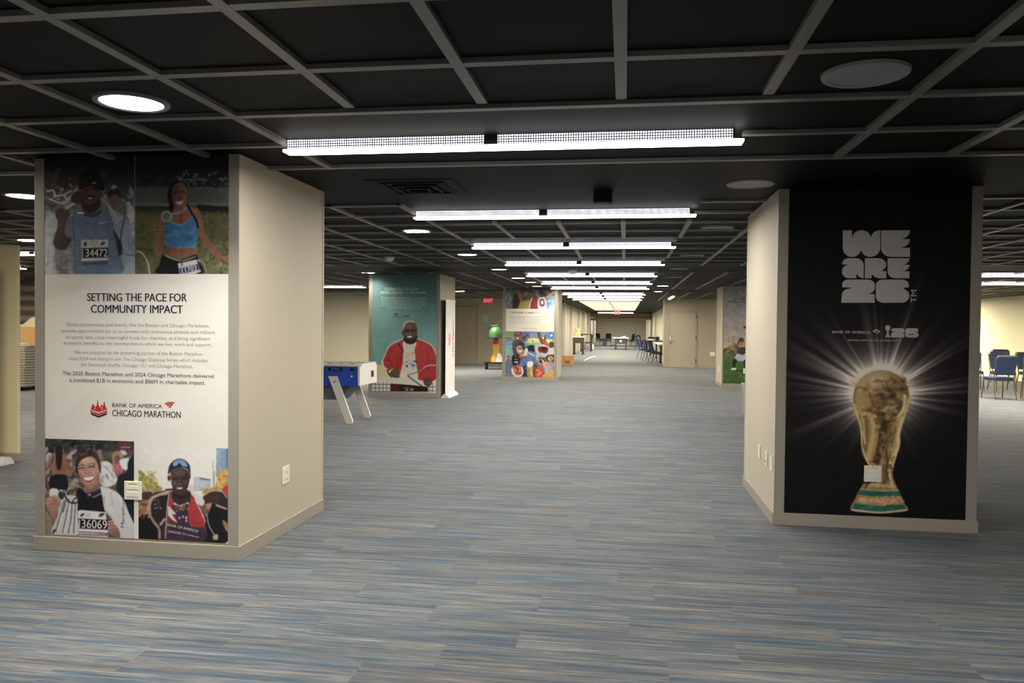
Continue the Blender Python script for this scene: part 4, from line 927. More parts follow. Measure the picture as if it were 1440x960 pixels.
p.ell(456, 205, 80, 118, (124, 84, 70), 0, 4, grad=((400, 120), (500, 320), (92, 60, 52))); p.line([(376, 165), (395, 120), (440, 94), (490, 98)], 16, (214, 206, 190), 5); p.ell(376, 225, 14, 30, (100, 66, 58), 0, 4)
p.ell(440, 150, 40, 28, (150, 106, 88), 0, 20, .7); p.line([(400, 206), (440, 200)], 12, (48, 30, 30), 5); p.line([(468, 200), (510, 204)], 12, (48, 30, 30), 5); p.line([(396, 190), (440, 184)], 7, (58, 38, 34), 4); p.line([(468, 184), (512, 190)], 7, (58, 38, 34), 4); p.ell(455, 235, 22, 14, (146, 100, 84), 0, 8, .8); p.ell(412, 232, 16, 14, (160, 112, 92), 0, 10, .7); p.ell(500, 232, 14, 14, (140, 96, 80), 0, 10, .7)
p.poly([(408, 258), (450, 252), (490, 258), (468, 290), (430, 290)], (60, 32, 32), 4); p.poly([(416, 260), (450, 256), (482, 260), (462, 278), (434, 278)], (232, 222, 212), 3); p.poly([(395, 290), (450, 300), (510, 285), (510, 330), (455, 348), (400, 330)], (64, 44, 40), 8)
p.poly([(190, 640), (230, 690), (250, 730), (210, 690)], (40, 24, 24), 5); p.poly([(250, 640), (300, 622), (340, 670), (338, 715), (290, 728), (240, 712), (225, 680)], (112, 76, 64), 4); p.line([(250, 700), (300, 725), (335, 718)], 9, (60, 40, 36), 4)
p.poly([(606, 760), (650, 728), (698, 740), (698, 790), (660, 822), (615, 806)], (96, 66, 60), 4); p.line([(620, 800), (660, 822), (690, 800)], 8, (56, 38, 36), 4)
p.line([(742, 588), (650, 592), (560, 650), (420, 694)], 10, (196, 212, 230), 3); p.line([(600, 620), (520, 668), (420, 700)], 7, (60, 76, 110), 3); p.line([(420, 700), (500, 760), (590, 825)], 12, (62, 58, 62), 4); p.poly([(345, 680), (415, 690), (415, 720), (345, 722)], (244, 232, 190), 5)
p.poly([(10, 785), (232, 792), (232, 885), (10, 885)], (226, 222, 220), 3, False); p.poly([(655, 832), (742, 836), (742, 890), (655, 885)], (226, 222, 220), 3, False)
for xx in list(range(22, 232, 42)) + [672, 706]: p.line([(xx, 784), (xx, 886)], 6, (70, 66, 80), 3, sm=False)
for yy in (800, 842, 880): p.line([(10, yy), (230, yy + 4)], 6, (70, 66, 80), 3, sm=False); p.line([(656, yy + 30), (740, yy + 32)], 6, (70, 66, 80), 3, sm=False)
p.poly([(232, 792), (420, 806), (655, 830), (655, 886), (232, 882)], (40, 26, 28), 3, False); p.poly([(232, 792), (330, 800), (330, 884), (232, 882)], (92, 28, 32), 4, False); p.splat(10, (370, 835, 490, 880), 12, 12, [(206, 198, 192), (120, 100, 98)], .8, 3)
p.grain(2).build('printed_picture', r, gain=1.05)
for t, cx, cy, w_ in (('CELEBRATING FOR GOOD', 565, 406.2, 48), ('WHERE INTEGRITY IS THE POWER', 567, 411.3, 64)): words('headline', t, INKL, r, YP, cx, cy, width=w_, cap=3.6, bold=.012)
for j, (t, w_) in enumerate((('We support athletes with the tools and training they need', 64), ('to reach their goals and bring people together through', 62), ('sport. As an official partner we help every community', 62), ('celebrate the skills, courage and joy that athletes', 63), ('share on the court and in the world each and every', 64), ('day, because inclusion makes us all stronger', 50))):
    words('body_text', t, INKL, r, YP, 567.5, 418.4 + j * 2.85, width=w_, cap=1.9, bold=.006)
inkshape('sponsor_emblem', [[(420, 640), (480, 645), (478, 680), (418, 678)], [(398, 695), (518, 698), (518, 710), (398, 706)]][:1], mat('maroon_ink', (130, 74, 92), .6), r, YP, tf=(515, 380, 10.67))
inkshape('sponsor_underline', [[(398, 697), (520, 700), (520, 709), (398, 706)]], INKT, r, YP, tf=(515, 380, 10.67))
words('sponsor_name', 'athletes', INKD, r, YP, 515 + 600 / 10.67, 380 + 685 / 10.67, width=9, cap=3, bold=.01)
settle(r)

# ---- football fans poster
YP = 20.855
r = root('poster', 'poster of crowded football fan photos around a white text band', 'poster', (-2.53, YP, .1))
x0, x1, z0, z1, za, zb = -3.182, -1.872, .1, CEIL + .016, 1.932, 1.322
sheet('backing_sheet', x0, x1, z0, z1, YP, mat('poster_cream', (228, 218, 204), .55, vary=.01), r)
p = Print(YP, x0, x1, za, z1, 150, 31).at(700, 400, 6.857)
p.vgrad([(20, (86, 90, 92)), (130, (96, 92, 90)), (235, (110, 96, 84))])
p.splat(120, (65, 20, 550, 235), 22, 16, [(120, 128, 132), (70, 62, 60), (150, 150, 150), (96, 70, 58), (60, 66, 76)], .8, 5)
p.poly([(200, 165), (330, 150), (330, 230), (200, 230)], (150, 140, 60), 8); p.line([(210, 180), (320, 170)], 10, (196, 170, 60), 5)
p.poly([(75, 80), (130, 60), (150, 160), (120, 225), (72, 220)], (110, 122, 130), 6); p.line([(80, 130), (110, 90), (120, 150), (90, 190)], 9, (186, 194, 196), 4)
p.poly([(150, 130), (200, 70), (215, 150), (190, 225), (145, 225)], (64, 44, 40), 6); p.poly([(180, 60), (215, 60), (240, 130), (205, 140)], (150, 104, 80), 5)
p.poly([(320, 120), (370, 110), (385, 225), (305, 232)], (140, 44, 48), 5); p.line([(330, 130), (312, 180), (305, 228)], 10, (220, 212, 206), 4); p.poly([(395, 130), (455, 125), (470, 232), (390, 232)], (206, 200, 204), 5); p.poly([(405, 145), (445, 142), (450, 205), (408, 205)], (136, 46, 56), 4); p.ell(428, 172, 12, 20, (224, 214, 214), 0, 4)
p.ell(345, 85, 22, 30, (120, 84, 70), 0, 4); p.ell(425, 90, 24, 34, (62, 50, 48), 0, 4); p.splat(10, (400, 50, 460, 120), 10, 16, [(90, 84, 84), (40, 36, 38)], .8, 4)
p.poly([(480, 140), (545, 110), (548, 210), (470, 230)], (96, 140, 186), 8); p.line([(470, 130), (510, 100), (545, 70)], 22, (186, 130, 96), 6); p.poly([(500, 215), (548, 190), (548, 234), (500, 234)], (226, 220, 206), 5); p.splat(16, (470, 150, 545, 220), 14, 8, [(180, 200, 220), (70, 100, 140)], .7, 4)
p.grain(2).build('photo_print', r, gain=1.1)
p = Print(YP, x0, x1, z0, zb, 170, 32).at(680, 460, 8)
p.vgrad([(40, (110, 150, 160)), (180, (120, 156, 178)), (330, (110, 130, 150)), (560, (90, 92, 104))])
p.poly([(240, 50), (330, 55), (350, 110), (240, 140)], (120, 160, 90), 10); p.line([(240, 130), (290, 120), (350, 150)], 8, (60, 90, 60), 4); p.poly([(240, 130), (360, 150), (350, 220), (240, 200)], (110, 130, 190), 10); p.line([(240, 185), (300, 170), (350, 180)], 7, (206, 214, 226), 4); p.poly([(240, 200), (380, 210), (380, 300), (240, 330)], (110, 180, 180), 14); p.ell(275, 270, 36, 30, (130, 200, 176), 0, 20, .8)
p.poly([(420, 60), (520, 50), (620, 60), (620, 150), (420, 160)], (96, 104, 140), 8); p.poly([(520, 58), (620, 58), (640, 130), (530, 130)], (110, 116, 180), 6)
for xx in range(526, 640, 12): p.line([(xx, 62), (xx + 4, 128)], 3, (160, 160, 206), 2)
p.poly([(490, 130), (620, 125), (780, 150), (780, 190), (620, 180), (490, 175)], (226, 216, 110), 6); p.poly([(550, 180), (640, 175), (660, 240), (560, 260)], (120, 190, 206), 8); p.ell(553, 160, 7, 12, (120, 90, 40), 0, 3)
p.poly([(720, 60), (792, 55), (792, 130), (720, 120)], (76, 120, 200), 6); p.ell(762, 92, 14, 12, (226, 232, 240), 0, 6)
def head(cx, cy, rx, ry, c, hair=None, d=1): 
    if hair: p.ell(cx, cy - ry * .25, rx * 1.18, ry * 1.0, hair, 0, 4)
    p.ell(cx, cy, rx, ry, c, 0, 4, grad=((cx - rx, cy - ry), (cx + rx, cy + ry), tuple(v * .78 for v in c)))
    p.line([(cx - rx * .5, cy - ry * .15), (cx - rx * .15, cy - ry * .15)], rx * .22, (44, 30, 28), 3); p.line([(cx + rx * .15, cy - ry * .15), (cx + rx * .5, cy - ry * .15)], rx * .22, (44, 30, 28), 3)
    p.poly([(cx - rx * .45, cy + ry * .38), (cx, cy + ry * .32), (cx + rx * .45, cy + ry * .38), (cx, cy + ry * .66)], (234, 222, 214), 3)
p.poly([(330, 160), (430, 150), (470, 260), (430, 330), (340, 300)], (86, 66, 66), 6); head(385, 100, 38, 52, (150, 98, 78), (70, 50, 44)); p.splat(14, (430, 90, 500, 160), 16, 14, [(160, 96, 90), (90, 70, 90), (60, 64, 90)], .8, 4)
p.poly([(600, 70), (640, 66), (660, 130), (690, 90), (700, 66), (705, 160), (740, 220), (720, 290), (660, 210)], (110, 66, 52), 5); p.line([(640, 80), (670, 150), (720, 200)], 22, (150, 96, 74), 6); p.ell(670, 120, 10, 12, (236, 230, 220), 0, 4); p.line([(700, 150), (735, 220), (700, 300)], 16, (206, 80, 66), 5)
p.poly([(360, 320), (420, 300), (500, 320), (520, 430), (400, 450)], (90, 120, 176), 6); head(412, 245, 42, 58, (214, 162, 140), (66, 52, 50)); p.poly([(365, 215), (400, 170), (460, 180), (468, 290), (445, 250), (420, 205)], (60, 54, 60), 5)
p.poly([(470, 330), (430, 360), (400, 390), (440, 300), (480, 270)], (206, 150, 128), 5); p.line([(410, 290), (440, 340), (470, 360)], 20, (196, 116, 104), 6); p.poly([(400, 350), (480, 330), (470, 400), (410, 400)], (150, 66, 62), 6)
p.poly([(480, 220), (560, 200), (575, 260), (560, 280), (500, 270)], (34, 38, 52), 4); p.poly([(455, 270), (490, 230), (500, 280), (480, 320)], (206, 206, 214), 5); p.poly([(500, 275), (580, 300), (590, 420), (500, 420)], (90, 120, 160), 6); p.line([(510, 290), (570, 320)], 12, (190, 206, 220), 5)
p.poly([(590, 220), (660, 190), (740, 230), (735, 300), (650, 320), (590, 280)], (222, 196, 176), 6); p.poly([(610, 230), (660, 215), (725, 230), (715, 285), (640, 290)], (130, 40, 36), 4); p.poly([(650, 235), (710, 228), (700, 255), (660, 262)], (50, 24, 28), 4); p.line([(600, 230), (620, 200), (680, 195)], 10, (236, 180, 110), 4)
p.poly([(740, 170), (792, 170), (792, 250), (750, 230)], (70, 66, 60), 6); p.poly([(735, 250), (792, 230), (792, 320), (740, 310)], (190, 196, 206), 8)
head(655, 360, 62, 66, (196, 150, 128)); p.poly([(590, 350), (600, 300), (660, 285), (710, 310), (715, 360), (655, 325)], (170, 186, 206), 5); p.poly([(630, 375), (690, 365), (690, 395), (640, 405)], (50, 36, 36), 4); p.ell(668, 380, 14, 10, (220, 210, 206), 0, 4)
p.poly([(700, 330), (792, 310), (792, 400), (720, 390)], (60, 44, 38), 5); p.ell(752, 352, 34, 30, (214, 150, 80), 0, 6); p.poly([(700, 390), (792, 395), (792, 450), (700, 440)], (110, 146, 196), 8)
p.poly([(242, 330), (330, 340), (330, 440), (242, 440)], (60, 46, 46), 6); head(305, 345, 22, 30, (206, 146, 110)); p.poly([(242, 320), (275, 340), (262, 380), (242, 380)], (206, 150, 120), 5); p.poly([(242, 400), (330, 370), (330, 560), (242, 560)], (96, 112, 140), 6)
p.poly([(325, 320), (400, 310), (400, 420), (330, 430)], (28, 28, 32), 5); p.ell(365, 330, 22, 16, (44, 40, 44), 0, 3); p.line([(350, 360), (385, 365)], 8, (190, 150, 90), 4); p.line([(352, 390), (385, 395)], 12, (220, 214, 206), 4); p.poly([(430, 400), (500, 390), (510, 560), (440, 560)], (44, 60, 86), 6); p.poly([(430, 370), (490, 360), (490, 420), (420, 430)], (74, 116, 190), 6)
p.ell(380, 490, 68, 68, (206, 122, 106), 0, 4); p.line([(320, 470), (340, 530), (400, 555), (440, 510), (430, 450)], 16, (236, 224, 214), 4); p.line([(350, 450), (390, 470), (370, 510), (420, 520)], 18, (150, 44, 46), 5); p.line([(345, 440), (400, 430)], 10, (150, 60, 56), 4)
p.poly([(490, 420), (560, 410), (570, 560), (500, 560)], (176, 140, 70), 6); p.poly([(495, 390), (550, 385), (550, 440), (495, 445)], (236, 226, 206), 5); p.line([(530, 450), (540, 550)], 14, (226, 196, 110), 5); p.poly([(560, 430), (600, 420), (600, 560), (560, 560)], (110, 60, 60), 6)
p.poly([(590, 460), (650, 440), (680, 500), (660, 560), (590, 560)], (216, 70, 46), 5); p.line([(600, 480), (650, 500), (610, 540)], 14, (240, 150, 90), 5); p.poly([(660, 400), (700, 390), (770, 450), (792, 560), (720, 560), (690, 480)], (226, 150, 130), 6); p.ell(712, 490, 26, 40, (150, 180, 186), 20, 6); p.poly([(680, 530), (760, 510), (792, 560), (670, 560)], (230, 160, 60), 6)
p.splat(50, (240, 300, 792, 560), 10, 10, [(236, 226, 216), (50, 40, 46), (206, 110, 90), (90, 110, 150)], .55, 3)
p.grain(2).build('photo_print', r, gain=1.1)
words('headline', 'THE POWER TO BRING', INKT, r, YP, 735, 439.5, width=34, cap=2.6, bold=.012); words('headline', 'FANS CLOSER', INKG, r, YP, 762, 439.5, width=18, cap=2.4)
for j, w_ in enumerate((55, 52, 44, 40)): words('body_text', 'Football brings people together in every city and every stadium we call home,'[:78 - j * 6], INKT if j == 0 else INKG, r, YP, 716 + w_ / 2, 445.3 + j * 3, width=w_, cap=1.4)
words('sponsor_name', 'official bank of the game', INKG, r, YP, 744, 461.5, width=21, cap=1.6)
settle(r)

# ---- golf course poster, half hidden
YP = 19.861
r = root('poster', 'poster of a child in a lilac skirt on grass, half behind the right pillar', 'poster', (3.11, YP, .1))
x0, x1, z0, z1 = 2.415, 3.82, .1, CEIL + .016
sheet('backing_sheet', x0, x1, z0, z1, YP, mat('poster_mauve', (176, 170, 172), .55, vary=.01), r)
p = Print(YP, x0, x1, z0, z1, 170, 41).at(1000, 400, 6.4)
p.vgrad([(0, (150, 148, 152)), (300, (176, 170, 174)), (480, (190, 172, 160)), (560, (206, 178, 140)), (605, (130, 110, 80)), (620, (96, 122, 60)), (700, (78, 112, 54)), (900, (58, 92, 46))])
p.splat(60, (100, 540, 620, 612), 14, 20, [(96, 74, 50), (150, 116, 80), (70, 60, 40), (180, 140, 96)], .7, 6); p.splat(30, (100, 585, 620, 620), 26, 8, [(50, 56, 34), (70, 70, 40)], .8, 5)
p.line([(200, 470), (206, 600)], 6, (140, 120, 100), 4); p.line([(160, 500), (166, 600)], 5, (150, 130, 110), 4)
p.splat(70, (100, 630, 620, 890), 60, 8, [(90, 128, 62), (64, 98, 48), (104, 138, 70), (54, 84, 42)], .5, 8)
p.poly([(235, 590), (238, 520), (262, 485), (292, 485), (302, 520), (280, 500), (256, 530), (252, 600)], (88, 58, 46), 4); p.ell(273, 522, 20, 30, (206, 146, 116), 0, 4); p.poly([(250, 485), (285, 478), (300, 510), (258, 512)], (92, 62, 48), 4); p.line([(300, 500), (312, 560)], 14, (200, 140, 112), 4); p.line([(244, 540), (256, 580)], 12, (196, 136, 110), 4)
p.line([(265, 520), (272, 520)], 5, (50, 34, 30), 2); p.line([(266, 538), (280, 538)], 5, (150, 70, 66), 2)
p.poly([(246, 575), (280, 562), (318, 575), (320, 628), (285, 636), (240, 625)], (62, 64, 70), 4)
p.poly([(236, 622), (285, 632), (322, 624), (334, 680), (280, 690), (212, 676), (222, 640)], (196, 184, 216), 5); p.splat(12, (220, 630, 330, 684), 14, 12, [(216, 206, 232), (170, 158, 194)], .6, 5)
p.poly([(205, 668), (232, 678), (220, 720), (214, 755), (194, 750), (194, 700)], (40, 38, 42), 4); p.poly([(294, 684), (322, 680), (326, 720), (312, 770), (300, 770)], (40, 38, 42), 4)
p.poly([(178, 766), (196, 748), (224, 752), (222, 768)], (226, 224, 222), 3); p.line([(225, 770), (330, 785)], 10, (44, 66, 36), 6)
p.grain(2).build('printed_picture', r, gain=1.05)
words('headline', 'GIRL GAME', INKT, r, YP, 1039.5, 420, width=17, cap=2.6, bold=.01); words('headline', 'POSSIBILITIES ARE', INKT, r, YP, 1041, 424.3, width=34, cap=2.6, bold=.01)
for j in range(5): words('body_text', 'We believe in opening the course to every child who wants to play', INKG, r, YP, 1042, 431 + j * 3.7, width=40 - (j == 4) * 18, cap=1.6)
inkshape('sponsor_emblem', [[(290, 375), (318, 372), (318, 395), (292, 398)]], INKT, r, YP, tf=(1000, 400, 6.4))
settle(r)

# ================================================================== PLATES AND OUTLETS
def plate(w, h, kind):
    "wall plate facing -Y, origin on the wall behind its middle"
    q = root('wall_plate', '', 'wall plate')
    b = MB(); b.box(-w / 2, w / 2, -.007, 0, -h / 2, h / 2, .003); b.build('cover_plate', IVORY, q)
    if kind == 'duplex':
        for zz in (-.021, .021):
            b = MB(); b.box(-.017, .017, -.0095, -.006, zz - .014, zz + .014, .004); s_ = b.build('socket', IVORY, q)
            b = MB()
            for xx in (-.007, .005): b.box(xx, xx + .002, -.0105, -.009, zz - .003, zz + .006)
            b.cyl((0, -.0105, zz - .008), (0, -.009, zz - .008), .003, n=8); b.build('slot', SCREW, s_)
    elif kind == 'box':
        for i in range(2):
            b = MB(); b.box(-w * .36, w * .36, -.0095, -.006, -h * .34 + i * h * .38, -h * .34 + i * h * .3 + h * .28, .002); b.build('socket', IVORY, q)
        b = MB(); b.box(-w * .25, w * .25, -.0095, -.006, h * .36, h * .42); b.build('yellow_strip', mat('yellow_label', (236, 214, 120), .6), q)
    else:
        for xx in (-w * .0,):
            b = MB(); b.box(-.012, .012, -.0085, -.006, -.03, .03, .002); b.build('insert', IVORY, q)
    b = MB(); b.cyl((0, -.0085, h * .46), (0, -.006, h * .46), .003, n=8); b.build('screw', SCREW, q)
    return q
def put_plate(loc, rz, w, h, kind, lab, grp=None):
    q = plate(w, h, kind); q.location = loc; q.rotation_euler = (0, 0, rz); q['label'] = lab
    if grp: q['group'] = grp
    return q
put_plate((-3.055, 4.518, .413), 0, .118, .118, 'box', 'square ivory outlet plate between the two lower runner photos')
put_plate((1.818, 6.055, .41), 0, .122, .12, 'box', 'square white outlet plate on the golden cup poster')
put_plate((-2.351, 5.197, .41), R(90), .115, .122, 'duplex', 'ivory outlet plate on the side of the left pillar')
for y, k, lab in ((6.70, 'blank', 'ivory wall plate on the right pillar side, farthest of three'), (6.372, 'duplex', 'ivory duplex outlet on the right pillar side, middle of three'), (6.163, 'blank', 'ivory wall plate on the right pillar side, nearest the black poster')):
    put_plate((1.120, y, .448), R(-90), .08, .118, k, lab, 'plates on the side of the right pillar')
put_plate((3.16, YD, .52), 0, .17, .14, 'blank', 'white wall plate right of the right door')
put_plate((2.384, 20.45, .43), R(-90), .16, .16, 'blank', 'white plate on the side of the golf poster pillar')
x_, z_ = spot(1048.5, 521.5, 19.85)
put_plate((x_ + .02, 19.856, z_), 0, .16, .13, 'box', 'white plate at the foot of the golf course poster')
b = MB(); xa, zt_ = spot(678, 442, YD - .01); xb, zb_ = spot(687, 452.5, YD - .01)
b.box(xa, xb, YD - .006, YD, zb_, zt_); o = b.build('paper_notice', mat('pale_blue_paper', (170, 206, 214), .7), None); tag(o, 'pale blue paper notice on the wall right of the left door', 'notice')

# ================================================================== FOOSBALL TABLE (long side along X, its right end in view)
r = root('foosball_table', 'blue and white foosball table with splayed white legs behind the left pillar', 'game table', (-4.6, 11.5, 0))
L, Wd = .70, .37      # half length, half width
b = MB()
b.bm.free()
for sy in (-1, 1): b = MB(); b.box(-L, L, sy * Wd - .014, sy * Wd + .014, .55, .845, .008); b.build('side_panel', BLUE, r)
for sx in (-1, 1):
    b = MB(); b.prism([(-Wd - .03, .565), (Wd + .03, .565), (Wd + .03, .88), (-Wd - .03, .88)], lambda u, v: Vector((sx * L, u, v)), (sx * .03, 0, 0)); e = b.build('end_panel', WOODW, r)
    b = MB(); b.box(sx * (L + .0305) - .001, sx * (L + .0305) + .002, -.05 + .17, .07 + .17, .66, .76); b.build('goal_slot', BLACK, e)
b = MB(); b.box(-L - .03, L + .03, -Wd - .035, -Wd + .035, .845, .885, .006); b.box(-L - .03, L + .03, Wd - .035, Wd + .035, .845, .885, .006); b.build('top_rail', WOODW, r)
b = MB(); b.box(-L, L, -Wd, Wd, .60, .63); b.build('playing_field', mat('field_green', (70, 120, 80), .6), r)
for k in range(8):
    xx = -.60 + k * .172
    near = k % 2 == 0
    b = MB(); b.cyl((xx, -.52 if near else -.40, .80), (xx, .40 if near else .52, .80), .008, n=10); rod = b.build('rod', STEEL, r, smooth=True)
    b = MB(); yy = -.60 if near else .60; b.cyl((xx, yy - .06, .80), (xx, yy + .06, .80), .017, n=12); b.build('handle', BLACK, rod)
    b = MB(); b.cyl((xx, -Wd - .03, .80), (xx, -Wd - .012, .80), .026, n=14); b.cyl((xx, -Wd - .01, .886), (xx, -Wd - .01, .892), .02, n=14); b.build('bushing', BLACK, rod)
    b = MB()
    for q in range(2 + k % 3): yy = -.2 + .4 * q / max(1, 1 + k % 3); b.box(xx - .012, xx + .012, yy - .012, yy + .012, .66, .82, .004)
    b.build('player_figures', BLUE if k % 2 else mat('player_red', (190, 40, 40), .5), rod)
for zz in (.70, .78):
    b = MB(); b.cyl((L - .1, -Wd - .018, zz), (L - .1, -Wd - .013, zz), .014, n=12); b.build('bolt_cap', WHITE, r)
b = MB(); b.prism([(-.52, .55), (.52, .55), (.36, .33), (-.36, .33)], lambda u, v: Vector((u, -.22, v)), (0, .44, 0)); b.build('under_frame', mat('grey_board', (120, 120, 126), .6), r)
for sx in (-1, 1):
    for sy in (-1, 1):
        b = MB(); y0 = sy * (Wd + .018)
        b.prism([(sx * .25, .70), (sx * .38, .70), (sx * .635, .03), (sx * .62, 0), (sx * .54, 0), (sx * .52, .03)], lambda u, v: Vector((u, y0, v)), (0, sy * .036, 0)); lg_ = b.build('leg', WOODW, r)
        b = MB(); b.cyl((sx * .35, y0 + sy * .036, .62), (sx * .35, y0 + sy * .041, .62), .012, n=10); b.build('bolt', DARK, lg_)

# ================================================================== ROLL-UP BANNERS
def banner(name, loc, rz, h, w, lab, lettered, foot=.02):
    q = root(name, lab, 'banner', loc, rz)
    b = MB(); b.prism([(-.085, 0), (.085, 0), (.075, .03), (.03, .075), (-.03, .075), (-.075, .03)], lambda u, v: Vector((-w / 2 - foot, u, v)), (w + 2 * foot, 0, 0)); b.build('base', WHITE, q)
    b = MB(); b.box(-w / 2, w / 2, -.003, 0, .07, h); b.build('printed_sheet', mat('banner_white', (236, 230, 220), .5, vary=.01), q)
    b = MB(); b.box(-w / 2, w / 2, .001, .004, .07, h); b.build('black_back', BLACK, q)
    b = MB(); b.box(-w / 2 - .005, w / 2 + .005, -.012, .012, h, h + .028, .006); b.build('top_rail', WHITE, q)
    b = MB(); b.cyl((0, .03, .05), (0, .03, h), .012, n=10); b.build('support_pole', DARK, q)
    if lettered:
        lettering('COMMUNITY', .13, INKD, q, (.20, -.0045, 1.2), (PI / 2, PI / 2, 0), .003)
        b = MB(); b.prism([(math.cos(a * .45) * .11 - .08, math.sin(a * .45) * .15 + 1.18) for a in range(14)], lambda u, v: Vector((u, -.0045, v)), (0, .001, 0)); b.build('emblem', mat('pale_orange_ink', (226, 176, 146), .6), q)
    return q
banner('banner_stand', (-3.575, 15.83, 0), R(90), 1.97, .86, 'white roll-up banner standing along the right side of the teal poster pillar', True)
banner('banner_stand', (-6.86, 7.17, 0), 0, 2.0, .85, 'white roll-up banner at the left edge of the photo, only its foot in view', False, .19)


# ================================================================== STACK OF BOARDS AND SLATTED RACK (left gap)
SLAT = mat('grey_board_face', (112, 104, 92), .6, vary=.1, scale=6)
SLATE = mat('board_edge', (170, 158, 138), .6, vary=.06)
bx, by_ = -13.6, 15.3
nb = 15
proto = None
for k in range(nb):
    z = .09 + k * .056
    if proto is None:
        q = root('flat_board', '', 'board', (bx, by_, z), 0, 'flat boards stacked behind the left pillar')
        b = MB(); b.box(-1.2, 1.2, -.6, .6, 0, .036, .006); b.build('panel', SLAT, q)
        b = MB(); b.box(-1.19, 1.19, -.603, -.59, .036, .053); b.box(-1.19, 1.19, .59, .603, .036, .053); b.box(1.19, 1.203, -.6, .6, .036, .053); b.box(-1.203, -1.19, -.6, .6, .036, .053); b.build('edge_band', SLATE, q)
        proto = q
    else:
        q = copy_tree(proto); q.location = (bx + random.uniform(-.012, .012), by_ + random.uniform(-.012, .012), z)
    q['label'] = 'grey flat board in the tall stack seen between the pale partition and the left pillar'
q = root('stack_trolley', 'dark low trolley under the stack of flat boards at the left', 'trolley', (bx, by_, 0))
b = MB(); b.box(-1.1, 1.1, -.5, .5, .06, .089); b.build('deck', DARK, q)
for sx in (-1, 1):
    for sy in (-1, 1):
        b = MB(); b.cyl((sx * .95 - .02, sy * .4, .03), (sx * .95 + .02, sy * .4, .03), .03, n=14); b.build('wheel', BLACK, q)
zt = .09 + nb * .056
q = root('shallow_tray', 'white shallow tray on top of the stack of boards', 'tray', (-13.35, 14.98, zt))
b = MB(); b.box(-.6, .6, -.3, .3, 0, .012); b.build('base', WHITE, q)
b = MB(); b.box(-.6, .6, -.3, -.285, .012, .075); b.box(-.6, .6, .285, .3, .012, .075); b.box(-.6, -.585, -.285, .285, .012, .075); b.box(.585, .6, -.285, .285, .012, .075); b.build('rim', WHITE, q)
q = root('cardboard_carton', 'open brown cardboard carton with a raised flap on the stack of boards', 'box', (-13.2, 15.56, zt))
b = MB(); b.box(-.75, .75, -.16, -.15, 0, .42); b.box(-.75, .75, .3, .31, 0, .42); b.box(-.75, -.74, -.15, .3, 0, .42); b.box(.74, .75, -.15, .3, 0, .42); b.box(-.75, .75, -.15, .3, 0, .01); b.build('body', CARD, q)
b = MB(); b.prism([(-.1, .42), (.74, .42), (.74, .66), (.45, .62), (.2, .48)], lambda u, v: Vector((u, -.16 - (v - .42) * .5, v)), (0, .006, 0)); b.build('flap', mat('pale_card', (226, 204, 172), .8), q)
q = root('slatted_screen', 'tall grey slatted screen behind the stack of boards at the left', 'screen', (-13.6, 16.4, 0))
b = MB(); b.box(-1.6, -1.52, -.03, .03, 0, 2.4); b.box(1.52, 1.6, -.03, .03, 0, 2.4); b.build('frame', SLAT, q)
for k in range(20):
    b = MB(); b.box(-1.52, 1.52, -.02, .02, .12 + k * .115, .12 + k * .115 + .085, .006); b.build('slat', SLAT if k % 2 else SLATE, q)

# ================================================================== TOY MACHINE, CARTON, BIN, CORD
q = root('toy_machine', 'toy vending machine with green dome, red neck and yellow body before the left door wall', 'toy machine', (-4.28, 25.9, 0))
b = MB(); b.box(-.36, .36, -.2, .2, .20, .25, .01); b.box(-.34, -.29, -.18, .18, 0, .20); b.box(.29, .34, -.18, .18, 0, .20); b.build('stand', BLACK, q)
b = MB(); b.lathe([(.17, .25), (.17, .34), (.12, .52), (.10, .58), (.12, .8), (.15, .85)], 24); b.build('body', mat('toy_yellow', (206, 158, 56), .5), q, smooth=True)
b = MB(); b.lathe([(.09, .85), (.10, .92), (.08, 1.0), (.10, 1.06)], 20); b.build('neck', mat('toy_red', (170, 44, 38), .4), q, smooth=True)
b = MB(); b.lathe([(.34, 1.06), (.36, 1.075), (.34, 1.09)], 28); b.build('tray', DARK, q, smooth=True)
b = MB(); b.lathe([(.23, 1.09), (.235, 1.2), (.21, 1.33), (.13, 1.42), (.0, 1.44)], 28); b.build('dome', mat('toy_green', (62, 104, 54), .5), q, smooth=True)
b = MB(); b.tube([(-.2, 0, 1.3), (-.17, 0, 1.46), (.1, 0, 1.5), (.2, 0, 1.36)], .012); b.build('wire_handle', DARK, q)
b = MB(); b.prism([(.02, .26), (.30, .26), (.26, .42), (.16, .56), (.10, .54)], lambda u, v: Vector((u, -.19, v)), (0, .02, 0)); b.build('side_flap', WHITE, q)

q = root('cardboard_box', 'brown cardboard box on the floor right of the football fans pillar', 'box', (-2.16, 29.7, 0), R(-4))
b = MB(); b.box(-.23, .23, -.2, .2, 0, .36, .006); b.build('carton', CARD, q)
b = MB(); b.box(-.231, .231, -.03, .03, .358, .363); b.box(-.03, .03, -.2025, -.199, .25, .36); b.build('tape', mat('parcel_tape', (206, 172, 120), .3), q)
b = MB(); b.box(-.06, .12, -.2025, -.199, .08, .17); b.build('printed_mark', mat('brown_print', (120, 86, 54), .7), q)

